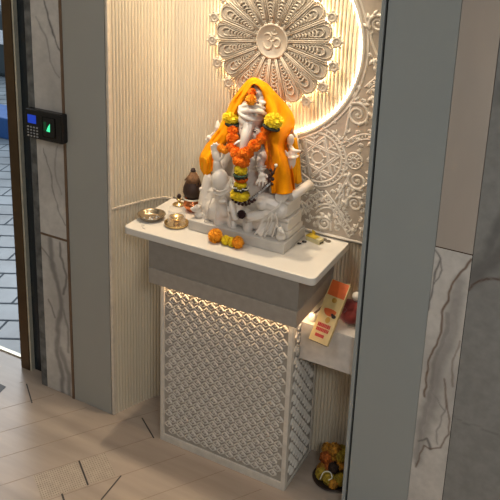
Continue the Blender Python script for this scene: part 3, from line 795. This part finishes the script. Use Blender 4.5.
# tusks, eyes, forehead mark
b = mb(M['marble'])
b.tube([A(242, 140.5, -.175), A(238, 142, -.192), A(234, 144.5, -.205)], [.006, .005, .002], 8)
b.build('tusk', st); b = mb(M['marble'])
b.tube([A(252, 143, -.172), A(256, 145.5, -.190), A(258, 148, -.198)], [.006, .005, .003], 8)
b.build('tusk', st)
for (x, y, d_, s_) in ((254.6, 131.5, -.173, 1), (243.2, 129.5, -.176, -1)):
    b = mb(M['eye']); c = A(x, y, d_); b.ball(c, (.0055, .003, .0028), 2)
    b.tube([c+Vector((-.009*s_, .002, .001)), c+Vector((-.003, -.001, .0065)), c+Vector((.004, -.001, .0065)), c+Vector((.010*s_, .003, .002))], .0011, 5)
    b.build('eye', st)
b = mb(mat('faint tilak paint', (190, 150, 120), .6)); c = A(248, 120, -.186)
b.tube([A(245.5, 120, -.181), A(248, 121.5, -.186), A(250.5, 120.5, -.184)], .0012, 5); b.ball(A(248, 124, -.187), (.0018, .0012, .003), 1); b.build('forehead_mark', st)
# mice on the plinth
def mouse(cx, cy, s_):
    def f(b):
        c = Vector((cx, cy, PT-.002))
        b.ball(c+Vector((0, .004, .012)), (.017, .016, .014), 3); b.ball(c+Vector((0, 0, .026)), (.011, .011, .014), 3)
        b.ball(c+Vector((.002*s_, -.006, .040)), (.011, .011, .0095), 3); b.tube([c+Vector((.006*s_, -.009, .039)), c+Vector((.016*s_, -.016, .036)), c+Vector((.021*s_, -.019, .035))], [.008, .005, .003], 8)
        for k in (-1, 1): b.ball(c+Vector((-.004*s_+.002*k, -.004+.008*k, .050)), (.005, .003, .005), 2)
        for k in (-1, 1): b.tube([c+Vector((.008*s_+.004*k, -.010, .026)), c+Vector((.012*s_+.003*k, -.017, .030))], .003, 6)
        b.tube([c+Vector((-.006, .012, .004)), c+Vector((-.02*s_, .012, .004)), c+Vector((-.026*s_, 0, .004))], [.004, .003, .002], 6)
    o = sculpt('mouse_figure', f, M['marble'], st, .0018, 2)
    b = mb(M['eye']); b.ball((cx+.008*s_, cy-.0145, PT+.041), .0016, 1); b.ball((cx+.011*s_, cy-.004, PT+.041), .0016, 1); b.build('mouse_eye', o)
mouse(.527, -.185, 1); mouse(.217, -.176, -1)

# ------------------------------------------------------------------ saffron shawl
rowsC = [[(211,172,-.150),(205,175,-.135),(200.5,169,-.105)], [(213,158,-.140),(206,160,-.150),(199.5,158,-.105)], [(218,147,-.120),(211,147,-.135),(203.5,149,-.095)],
 [(227,141,-.125),(218,137,-.135),(211,138,-.088)], [(231,126,-.135),(224,127,-.135),(219,127,-.080)], [(237,112,-.15),(232,112,-.135),(227,111,-.075)],
 [(242,102,-.158),(237,101,-.138),(231,102,-.072)], [(247,93,-.165),(243,91,-.140),(237,93,-.070)], [(253,84,-.165),(252,78.5,-.135),(250,79,-.07)],
 [(260,88,-.160),(261,81,-.135),(264,82,-.065)], [(264,98,-.160),(270,91,-.140),(276,93.5,-.06)], [(266,110,-.155),(277,107,-.145),(288,106.5,-.055)],
 [(266,122,-.145),(279,121,-.155),(294,119,-.055)], [(265.5,134,-.140),(279,134,-.160),(292.5,131,-.065)], [(266.5,146,-.140),(277,147,-.170),(286,143,-.085)],
 [(269,160,-.152),(279,160,-.183),(289.5,160,-.115)], [(270.5,176,-.165),(282,177,-.190),(292.5,175,-.130)], [(271.5,193,-.172),(282,194.5,-.196),(294,192.5,-.138)]]
fine = []
cols3 = [catmull([A(*r[c]) for r in rowsC], 8) for c in range(3)]
n = len(cols3[0]); b = mb(M['cloth']); G = []
for i in range(n):
    I, Mm, O = cols3[0][i], cols3[1][i], cols3[2][i]
    t = i/(n-1); wb = min(1, max(0, (t-.14)/.1))*min(1, max(0, (.80-t)/.1))
    Bk = O.lerp(Vector((O.x*.82+.375*.18, -.048, O.z-.012)), .2+.8*wb)
    inn = I+Vector((0, .018, 0))+(Mm-I)*.25
    cr_ = catmull([inn, I, Mm, O, Bk], 8); row = []
    for j, p in enumerate(cr_):
        v_ = j/(len(cr_)-1)
        # folds that run along the drape, stronger on the hanging ends
        lo_ = min(1, max(0, (t-.62)*5)); hg = min(1, max(0, (.16-t)*8))
        h = math.sin(v_*17+3.2*math.sin(t*4))*(.0045+.0060*lo_+.004*hg)+(1-abs(noise.noise(Vector((v_*5+t*3, t*7, 2)))))**6*.007
        h += noise.noise(Vector((v_*9, t*14, 7)))*.013+noise.noise(Vector((v_*20, t*26, 5)))*.005-.008
        q = p-Vector((0, h, 0))+Vector((h*.6, 0, h*.4)); row.append(b.bm.verts.new(q))
    G.append(row)
for i in range(n-1):
    for j in range(len(G[0])-1): f = b.bm.faces.new((G[i][j], G[i+1][j], G[i+1][j+1], G[i][j+1])); f.smooth = True
shw = b.build('shawl')
tag(shw, 'saffron orange shawl draped over the white statue head and shoulders', 'cloth')
s_ = shw.modifiers.new('s', 'SOLIDIFY'); s_.thickness = .0016; s_.offset = 0
def strip_cloth(name, rows, mater, parent, k=6, fold=.003):
    b = mb(mater); cs = [catmull([A(*r[c]) for r in rows], k) for c in range(len(rows[0]))]; G = []
    for i in range(len(cs[0])):
        cr_ = catmull([c[i] for c in cs], k); G.append([b.bm.verts.new(p-Vector((0, math.sin(j*1.1)*fold, 0))) for j, p in enumerate(cr_)])
    for i in range(len(G)-1):
        for j in range(len(G[0])-1): f = b.bm.faces.new((G[i][j], G[i+1][j], G[i+1][j+1], G[i][j+1])); f.smooth = True
    o = b.build(name, parent); m_ = o.modifiers.new('s', 'SOLIDIFY'); m_.thickness = .0015; return o
o = strip_cloth('gold_lining', [[(289,134,-.075),(293,137,-.07),(297,138,-.06)], [(292,160,-.09),(297,160,-.08),(300,158,-.06)], [(292,182,-.10),(297,184,-.10),(302,182,-.07)]], M['clothgold'], shw)
strip_cloth('inner_fold', [[(263,124,-.128),(267,124,-.14),(271,124,-.14)], [(264,140,-.125),(268,142,-.142),(272,143,-.15)], [(266,155,-.13),(270,158,-.15),(274,160,-.165)], [(264,166,-.14),(269,170,-.16),(274,172,-.175)]], M['mari'], shw)
strip_cloth('inner_fold', [[(200.5,156,-.10),(205,158,-.148),(210,160,-.145)], [(201.5,168,-.105),(206,171,-.142),(210.5,168,-.145)], [(204,176,-.11),(207,178,-.135),(211,176,-.14)]], M['clothgold'], shw)

# ------------------------------------------------------------------ garlands and flowers on the statue
random.seed(5)
ga = thing('marigold_garland', A(244, 160, -.2), 'long orange and yellow marigold garland hanging round the statue neck', 'garland')
def F(k, px, py, y, r, **kw): return flower(k, A(px, py, y), r, ga, **kw)
for k, px, py, y, r in (('o',233,130,-.165,.019), ('o',232.5,138,-.178,.021), ('o',231.5,147,-.190,.020), ('o',236,153,-.203,.021), ('o',238.5,160,-.212,.0215), ('o',247.5,153,-.216,.0215),
                        ('o',254.5,145.5,-.210,.021), ('o',261.5,138.5,-.192,.021), ('o',266,130,-.165,.018), ('o',243.5,161.5,-.216,.022), ('o',242,153,-.212,.016), ('a',221,148.5,-.190,.0155), ('a',225,150,-.192,.014)):
    F(k, px, py, y, r*.93)
F('y', 239.5, 169.5, -.214, .019); F('y', 243, 170.5, -.212, .015)
F('o', 241, 179, -.214, .017, sc=(1.4, 1, .72)); F('y', 240.5, 184.5, -.214, .018, sc=(1.2, 1, .6)); F('y', 240, 195, -.214, .026, sc=(1.28, 1, .78))
b = mb(M['ribbon']); b.lathe([(.021,-.003), (.024,0), (.021,.003)], A(240.5, 174.5, -.213), 20); b.build('foil_band', ga)
b = mb(M['leaf'])
for (x, y, w) in ((240.5,176.2,.022), (241,188.8,.024)):
    for k in range(18):
        a = 2*PI*k/18; c = A(x, y, -.213); d_ = Vector((math.cos(a), math.sin(a), random.uniform(-.25, .1))); b.ball(c+d_*w*.8, (.006, .006, .0045), 1)
b.build('dark_leaves', ga)
b = mb(M['jasmine'])
for k in range(22):
    a = 2*PI*k/22; c = A(240.5, 187.2, -.213); b.ball(c+Vector((math.cos(a)*.027, math.sin(a)*.022, random.uniform(-.003, .003))), (.0035, .0035, .003), 1)
for k in range(14): b.ball(A(231+random.uniform(-1, 1), 182+k*.5-3, -.20)+Vector((random.uniform(-.004, .004), 0, 0)), .0028, 1)
b.build('white_buds', ga)
b = mb(M['darkrose'])
for (x, y) in ((233,199.5),(236,202),(239,203.8),(242.5,204.5),(246,204.6),(249,203.5),(252,201.8),(254.5,200),(240,202),(245,202.3),(249,200.8)): b.ball(A(x, y, -.213), (.0065, .0055, .0055), 1)
b.build('dark_tassel', ga)
ga2 = flower('d', A(241.5, 214.5, -.208), .014, None, 'dark_flower'); tag(ga2, 'small dark maroon flower resting on the statue foot', 'flower')
# tinsel strand from hand to lap
ts = thing('tinsel_strand', A(262, 188, -.2), 'maroon beaded strand with silver tinsel hanging from the statue hand', 'bead strand')
b = mb(M['silver']); P = catmull([A(270,183.5,-.207), A(264,189,-.209), A(256,196,-.207), (A(249,201.5,-.206))], 10)
for k, p in enumerate(P[:-1]):
    b.ball(p+Vector((0,0,.0022)), .0023, 1); b.ball(p-Vector((0,0,.0022)), .0023, 1)
b.build('tinsel', ts)
b = mb(M['darkrose'])
for k, p in enumerate(P[::2]): b.ball(p+Vector((0,-.001,.006)), .0022, 1)
for (x, y, r) in ((270.5,170,.006), (272.5,173,.007), (270,176,.0075), (272.5,179,.0075), (269.5,181.5,.007), (272,184,.006), (268.5,186,.0055), (268,179,.006)): b.ball(A(x, y, -.203), (r, r*.9, r), 1)
b.build('maroon_beads', ts)
b = mb(M['bronze']); b.tube([A(272,176,-.203), A(275.8,167,-.204)], .0025, 6); b.build('stick', ts)
b = mb(M['jasmine']); b.ball(A(276,165.3,-.204), .0055, 2); b.build('white_knob', ts)
F2 = []
for (x, y, d_, lab) in ((231,118,-.150,'yellow marigold bunch above the left ear of the statue'), (274,121,-.178,'yellow marigold bunch above the right ear of the statue')):
    t = thing('marigold_bunch', A(x, y, d_), lab, 'flower bunch', 'yellow bunches beside the statue head')
    sg = 1 if x < 250 else 1.05
    flower('y', A(x, y, d_), .025*sg, t, 'yellow_bloom', sc=(1.22, .9, .78 if x < 250 else .95))
    b = mb(M['leaf']); c = A(x+(2 if x < 250 else -3), y+6.3, d_)
    for k in range(20):
        a = 2*PI*k/20; b.ball(c+Vector((math.cos(a)*.022*sg, math.sin(a)*.018, (0 if x < 250 else -.28*math.cos(a)*.02))), (.007, .006, .0055), 1)
    b.ball(c, (.02, .016, .006), 2)
    b.build('dark_leaves', t)
for (x, y, d_, k, r, lab) in ((252,92.5,-.165,'o',.014,'small orange marigold tucked at the top of the crown'), (250.8,100,-.188,'a',.0175,'orange marigold resting on the front of the crown')):
    o = flower(k, A(x, y, d_), r); tag(o, lab, 'flower', 'marigolds on the crown')
if FM: pass
# marigolds before the plinth
for (px, py, k, r, lab) in ((215.3,236.5,'a',.0235,'largest orange marigold at the left end before the plinth'), (226,240.3,'y',.0165,'small yellow marigold beside the large orange one'), (232.3,240.8,'y',.0165,'yellow marigold touching the right orange marigold'), (237.8,242.5,'a',.0205,'orange marigold at the right end of the row before the plinth')):
    p = A(px, py, -.239); p.z = H+r*.86
    tag(flower(k, p, r), lab, 'flower', 'marigolds in front of the statue plinth')

# ------------------------------------------------------------------ table things
bo = mb(M['steel']); c = (.043,-.200,H)
bo.lathe([(0,.002),(.030,.002),(.036,.005),(.043,.016),(.047,.0185),(.049,.018),(.047,.0165),(.041,.006),(.033,.000),(0,.000)][::-1], c, 40)
o = bo.build('steel_bowl'); tag(o, 'shallow shiny steel bowl at the left end of the table', 'bowl')
b = mb(M['silver']); random.seed(2)
for k in range(9): b.ball((.043+random.uniform(-.02,.02), -.200+random.uniform(-.02,.02), H+.0045), (.004, .004, .0025), 1)
tag(b.build('offering_grains'), 'small pale grains lying in the steel bowl', 'offering', kind='stuff')
t = thing('oil_lamp', (.146,-.200,H), 'brass oil lamp dish with a small cup and clear glass chimney', 'lamp')
mb(M['brass']).lathe([(0,0),(.034,0),(.039,.004),(.042,.012),(.0405,.0125),(.036,.006),(.030,.004),(0,.004)], (.146,-.200,H), 36).build('dish', t)
mb(M['brass']).lathe([(0,.0045),(.012,.0045),(.008,.010),(.009,.015),(.020,.024),(.025,.033),(.0235,.0335),(.017,.026),(0,.020)], (.146,-.200,H), 32).build('cup', t)
mb(M['glass']).lathe([(.0305,.0065),(.0305,.060),(.0290,.060),(.0290,.0065)], (.146,-.200,H), 40, closed=True).build('glass_chimney', t)
mb(M['ink']).tube([(.146,-.200,H+.021), (.146,-.200,H+.031)], .0015, 6).build('wick', t)
t = thing('incense_stand', (.058,-.050,H), 'small brass incense stand with dark knob near the fluted wall', 'incense stand')
mb(M['brass']).lathe([(0,0),(.021,0),(.024,.003),(.020,.006),(.008,.010),(.006,.018),(.010,.022),(.007,.026),(0,.027)], (.058,-.050,H), 28).build('base', t)
mb(M['coco']).lathe([(0,.027),(.006,.028),(.008,.034),(.005,.042),(0,.044)], (.058,-.050,H), 16).build('knob', t)
kc = (.126,-.066)
t = thing('kalash_pot', (kc[0],kc[1],H), 'round copper pot holding the coconut left of the statue', 'pot')
mb(M['copper']).lathe([(0,0),(.018,0),(.020,.003),(.030,.014),(.034,.024),(.031,.034),(.024,.040),(.024,.043),(.031,.048),(.0295,.049),(.021,.044),(.022,.039),(.028,.034),(.031,.024),(.027,.014),(0,.004)], (*kc,H), 36).build('pot_body', t)
mb(M['jasmine']).lathe([(.029,.046),(.034,.047),(.036,.050),(.033,.0535),(.029,.050)], (*kc,H), 30, closed=True).build('rim_thread', t)
t = thing('coconut', (kc[0],kc[1],H+.049), 'dark husked coconut with a pointed tip on the copper pot', 'coconut')
mb(M['coco']).lathe([(0,.001),(.020,.003),(.031,.012),(.0355,.026),(.034,.042),(.027,.060),(.019,.076),(0,.080)], (*kc,H+.047), 32).build('shell', t)
b = mb(M['cocotip'])
for k in range(26):
    a = 2*PI*k/26; r0_ = .026+.003*math.sin(k*3); w = random.uniform(.8, 1.1)
    b.tube([(kc[0]+r0_*math.cos(a), kc[1]+r0_*math.sin(a), H+.047+.061*w), (kc[0]+.018*math.cos(a+.1), kc[1]+.018*math.sin(a+.1), H+.047+.080), (kc[0]+.007*math.cos(a+.2), kc[1]+.007*math.sin(a+.2), H+.047+.099), (kc[0]+.003*math.cos(a), kc[1]+.003*math.sin(a), H+.047+.112)], [.003,.0032,.0024,.001], 5)
b.build('husk_tuft', t)
mb(M['coco']).lathe([(0,.094),(.008,.098),(.0095,.104),(.006,.112),(0,.114)], (*kc,H+.047), 14).build('tip', t)
# little card box, coins, dark crumbs
bx = thing('incense_box', (.596,-.066,H), 'small yellow and cream card box right of the statue plinth', 'box')
mt = Matrix.Translation((.596,-.066,H)) @ Matrix.Rotation(-.28, 4, 'Z')
mb(M['boxcream']).box((-.028,-.012,0), (.028,.012,.0165), mt).build('carton', bx)
mb(M['boxyel']).box((-.0284,-.0124,.0145), (.012,.0124,.0175), mt).build('yellow_lid', bx)
mb(M['ink']).box((.0281,-.009,.003), (.0288,.009,.008), mt).build('dark_print', bx)
mb(M['boxyel']).poly([mt @ Vector(p) for p in ((-.02,.010,.0176), (-.008,.012,.0176), (-.006,.010,.030), (-.018,.008,.034))], (0,-1,0), .0008).build('raised_flap', bx)
for (x, y, lab) in ((.617,-.036,'tarnished coin nearest the card box on the tabletop'), (.634,-.042,'tarnished coin at the right, farthest from the statue')):
    tag(mb(M['coin']).lathe([(0,0),(.0095,0),(.0095,.0015),(.008,.0019),(0,.0016)], (x,y,H), 24).build('coin'), lab, 'coin', 'coins beside the card box')
for (x, y, s_, lab) in ((.560,-.112,.0058,'dark dried crumb beside the plinth corner, the nearer one'), (.568,-.092,.0068,'dark dried petal clump between plinth and card box')):
    b = mb(M['ink']); b.ball((x, y, H+s_*.5), (s_, s_, s_*.55), 1); b.ball((x+s_*.8, y+.003, H+s_*.4), (s_*.7, s_*.5, s_*.45), 1)
    tag(b.build('dried_petal'), lab, 'dried petal', 'dark bits beside the plinth')

# ------------------------------------------------------------------ shelf things
e1 = Vector((1,0,0)); e2 = Vector((0,.635,.772)).normalized(); e3 = e1.cross(e2)   # up the packet, out of its face
O = Vector((.662,-.2185,.592)); tilt = Matrix.Rotation(-.09, 3, e3)
e1, e2 = tilt @ e1, tilt @ e2
def pk(u, v, w): return O+e1*u+e2*v+(-e3 if e3.y > 0 else e3)*w
t = thing('incense_packet', O, 'cream incense packet with orange and red print leaning over the shelf edge', 'packet')
def pbox(m_, u0, v0, u1, v1, w0, w1, name):
    b = mb(m_); b._faces([pk(u0,v0,w0), pk(u1,v0,w0), pk(u1,v1,w0), pk(u0,v1,w0), pk(u0,v0,w1), pk(u1,v0,w1), pk(u1,v1,w1), pk(u0,v1,w1)], [(0,3,2,1),(4,5,6,7),(0,1,5,4),(1,2,6,5),(2,3,7,6),(3,0,4,7)]); return b.build(name, t)
W_, L_ = .064, .200
pbox(M['pack'], 0, 0, W_, L_, 0, .016, 'carton')
pbox(M['packor'], .003, .150, W_-.003, L_-.001, .0162, .0168, 'orange_panel')
b = mb(M['packgold']); b.lathe([(0,0),(.008,0),(.008,.0008),(0,.0008)], (0,0,0), 20)
for v in b.bm.verts: q = v.co.copy(); v.co = pk(.033+q.x, .138+q.y, .0162+q.z)
b.build('gold_emblem', t)
b = mb(M['packor']); pts = [pk(.033+.021*math.cos(a), .108-.003+.019*math.sin(a)*(1 if a > PI else .25), .0162) for a in [2*PI*i/24 for i in range(24)]]
b.poly(pts, (pk(0,0,1)-pk(0,0,0)), .0006); b.build('orange_bowl_print', t)
b = mb(M['ink']); 
for (u, v, r) in ((.050,.090,.0075), (.044,.094,.005)):
    b.poly([pk(u+r*math.cos(a), v+r*.8*math.sin(a), .0168) for a in [2*PI*i/14 for i in range(14)]], (pk(0,0,1)-pk(0,0,0)), .0004)
b.build('dark_print', t)
b = mb(M['packgold']); b.poly([pk(.036+.008*math.cos(a), .074+.010*math.sin(a), .0164) for a in [2*PI*i/18 for i in range(18)]], (pk(0,0,1)-pk(0,0,0)), .0005); b.build('gold_print', t)
# red lettering blocks
b = mb(M['packred'])
random.seed(8)
for (v0, v1, u0, u1) in ((.048,.060,.010,.054), (.034,.045,.010,.054)):
    u = u0
    while u < u1-.004:
        w = random.uniform(.0035, .006); 
        b.poly([pk(u,v0,.0163), pk(u+w,v0,.0163), pk(u+w,v1,.0163), pk(u,v1,.0163)], (pk(0,0,1)-pk(0,0,0)), .0006)
        u += w+.0008
for (v0, v1, u0, u1) in ((.016,.026,.014,.044),):
    b.poly([pk(u0,v0,.0163), pk(u1,v0,.0163), pk(u1,v1,.0163), pk(u0,v1,.0163)], (pk(0,0,1)-pk(0,0,0)), .0006)
b.build('red_lettering', t)
pbox(M['ink'], .004, -.0012, W_-.004, -.0002, .003, .013, 'dark_end_flap')
# red cloth bundle, cotton ball, small wax pot, orange sticks
def bundle(b):
    random.seed(4)
    b.ball((.752,-.100,.648), (.040,.040,.029), 3); b.ball((.742,-.098,.676), (.028,.028,.018), 3); b.ball((.768,-.09,.668), (.024,.03,.022), 3)
    for k in range(9):
        a = random.uniform(0, 2*PI); c = Vector((.752,-.10,.652))
        P = [c+Vector((math.cos(a+i*.35)*.036, math.sin(a+i*.35)*.036, -.02+.017*i+random.uniform(-.004,.004))) for i in range(4)]
        b.tube(catmull(P, 4), .006, 8)
o = sculpt('cloth_bundle', bundle, M['redcloth'], None, .0022, 2); tag(o, 'crumpled red cloth bundle on the shelf behind the packet', 'cloth')
tag(mb(M['white']).ball((.758,-.078,.702), (.016,.015,.016), 3).build('cotton_ball'), 'white cotton ball on top of the red cloth bundle', 'cotton ball')
b = mb(M['packor']); b.box((.782,-.05,.6195), (.800,-.028,.76), bev=.001); tag(b.build('orange_carton'), 'tall narrow orange carton standing beside the right pillar', 'carton')
t = thing('incense_holder', (.643,-.150,.619), 'small pale holder with a dark incense stick on the shelf', 'incense holder')
mb(M['white']).lathe([(0,0),(.014,0),(.016,.006),(.012,.018),(.006,.022),(0,.022)], (.640,-.150,.6193), 20).build('cup', t)
mb(M['ink']).tube([(.640,-.150,.638), (.664,-.085,.660), (.672,-.06,.668)], .0035, 8).build('burnt_stick', t)

# garland heap on the niche floor
for k_, c_ in (('o',(176,92,26)), ('a',(186,128,36)), ('y',(176,148,44)), ('d',(60,40,26))): FM['h'+k_] = petal_flower('old marigold '+k_, mat('wilted marigold '+k_, c_, .85, vary=(60, .25)), seed=9+ord(k_))
hp = thing('garland_heap', (.715,-.09,0), 'heap of old orange and yellow garland on a dark plate on the floor', 'garland')
mb(M['ink']).lathe([(0,.0005),(.055,.0005),(.066,.012),(.063,.014),(.05,.005),(0,.005)], (.728,-.105,0), 30).build('plate', hp)
random.seed(21)
i = 0
for (dx, dy, dz, k, r) in [(.03,.02,.03,'y',.026), (-.03,.0,.028,'a',.024), (.0,-.03,.028,'y',.024), (.035,-.02,.03,'y',.024), (-.01,.03,.03,'o',.024), (.0,.0,.055,'o',.026), (-.03,.02,.058,'o',.024), (.03,.01,.07,'a',.026), (-.005,.02,.090,'a',.027), (.022,.03,.098,'y',.024), (-.022,.0,.082,'o',.022), (.012,-.018,.065,'d',.019), (-.028,-.028,.03,'y',.020), (.022,-.04,.022,'a',.018), (.0,.012,.112,'a',.024), (-.03,.02,.098,'a',.02), (.03,.0,.105,'y',.018)]:
    o = bpy.data.objects.new('marigold', FM['h'+k]); COL.objects.link(o); o.scale = (r/.021,)*3; o.rotation_euler = (random.uniform(0,3), random.uniform(0,3), 0)
    o.location = (.728+dx, -.105+dy, .004+dz); o.parent = hp; o.matrix_parent_inverse = Matrix.Translation(hp.location).inverted()
b = mb(M['jasmine']); b.tube(catmull([(.705,-.155,.03), (.715,-.15,.06), (.735,-.145,.065), (.745,-.148,.05), (.735,-.155,.04)], 6), .0018, 6); b.build('white_thread', hp)

# ------------------------------------------------------------------ fingerprint reader
dv = thing('fingerprint_reader', (-.39,-.23,1.11), 'black fingerprint and keypad reader mounted on the left marble', 'access reader')
b = mb(M['blackpl']); b.box((-.478,-.246,1.064), (-.304,-.2145,1.173), bev=.006); b.build('housing', dv)
mb(M['screen']).box((-.463,-.2472,1.122), (-.424,-.2455,1.153)).build('screen', dv)
b = mb(M['key'])
for i in range(4):
    for j in range(4): b.box((-.467+i*.0142,-.2475,1.071+j*.0112), (-.459+i*.0142,-.2455,1.0765+j*.0112), bev=.0005)
b.build('keypad', dv)
b = mb(M['blackpl']); b.box((-.393,-.2485,1.082), (-.335,-.2458,1.155), bev=.003); b.build('reader_window', dv)
mb(M['scandim']).box((-.386,-.2492,1.105), (-.374,-.2484,1.138)).build('reader_glass', dv)
mb(M['scan']).poly([(-.374,-.2484,1.105), (-.358,-.2484,1.103), (-.357,-.2484,1.134), (-.366,-.2484,1.122)], (0,-1,0), .001).build('green_light', dv)

# ------------------------------------------------------------------ hall behind the camera: ceiling, far wall
struct(mb(M['outwall']).box((-1.0,-4.2,2.62), (3.4,2.2,2.7)).build('ceiling'))
struct(mb(M['lam']).box((-1.1,-4.2,0), (-1.0,-.125,2.62)).build('wall_hall_left'))
struct(mb(M['lam']).box((1.0,2.2,0), (3.4,2.3,2.62)).build('wall_hall_back'))
struct(mb(M['lam']).box((-1.0,-4.3,0), (3.4,-4.2,2.62)).build('wall_rear'))
struct(mb(M['lam']).box((3.4,-4.2,0), (3.5,2.2,2.62)).build('wall_far_right'))

# ------------------------------------------------------------------ lights
def area(name, loc, rot, size, power, col, sy=None, spread=None):
    l = bpy.data.lights.new(name, 'AREA'); l.energy = power; l.color = col; l.size = size
    if sy: l.shape = 'RECTANGLE'; l.size_y = sy
    if spread: l.spread = spread
    o = bpy.data.objects.new(name, l); COL.objects.link(o); o.location = loc; o.rotation_euler = rot; return o
area('niche_downlight', (.14,-.14,2.55), (0,0,0), .06, 17, (1,.84,.62))
area('niche_downlight', (.50,-.20,2.55), (0,0,0), .08, 7, (1,.86,.66))
area('hall_ceiling_fill', (.2,-1.7,2.58), (0,0,0), .6, 10, (.96,.97,1))
area('hall_ceiling_fill', (2.2,-2.6,2.58), (0,0,0), .6, 34, (.88,.95,1))  # added fill from the right, lifts the pillars and side marble
sp = bpy.data.lights.new('ceiling_spotlight', 'SPOT'); sp.energy = 80; sp.color = (1,.86,.68); sp.spot_size = math.radians(36); sp.spot_blend = .6; sp.shadow_soft_size = .05
so = bpy.data.objects.new('ceiling_spotlight', sp); COL.objects.link(so); so.location = (.1,-1.0,2.55)
so.rotation_euler = (Vector((.30,0,1.50))-Vector(so.location)).to_track_quat('-Z', 'Y').to_euler()
area('hall_ceiling_fill', (3.0,-1.0,2.58), (0,0,0), .6, 9, (.92,.97,1))  # extra fill added to brighten the marble at far right
area('daylight', (-3.2,3.0,4.5), (0,0,0), 5, 130, (.80,.91,1))
area('outdoor_fill_light', (-5,4.0,3.6), (math.radians(-75),0,0), 2.5, 120, (.95,.98,1))  # added area light standing in for daylight beyond the doorway
w = bpy.data.worlds.new('World'); SC.world = w; w.use_nodes = True
w.node_tree.nodes['Background'].inputs['Color'].default_value = (.78,.86,1,1); w.node_tree.nodes['Background'].inputs['Strength'].default_value = .6

# ------------------------------------------------------------------ camera
cd = bpy.data.cameras.new('Camera'); cam = bpy.data.objects.new('Camera', cd); COL.objects.link(cam)
cd.sensor_fit = 'HORIZONTAL'; cd.sensor_width = 36; cd.lens = FPX/500*36; cd.shift_y = -SHY/500
cd.clip_start = .05
mt = Matrix((( _r.x, _u.x, -_f.x, CP.x), (_r.y, _u.y, -_f.y, CP.y), (_r.z, _u.z, -_f.z, CP.z), (0,0,0,1)))
cam.matrix_world = mt
SC.camera = cam
SC.view_settings.view_transform = 'Standard'; SC.view_settings.look = 'None'; SC.view_settings.gamma = 1; SC.view_settings.exposure = 0; SC.view_settings.use_curve_mapping = False
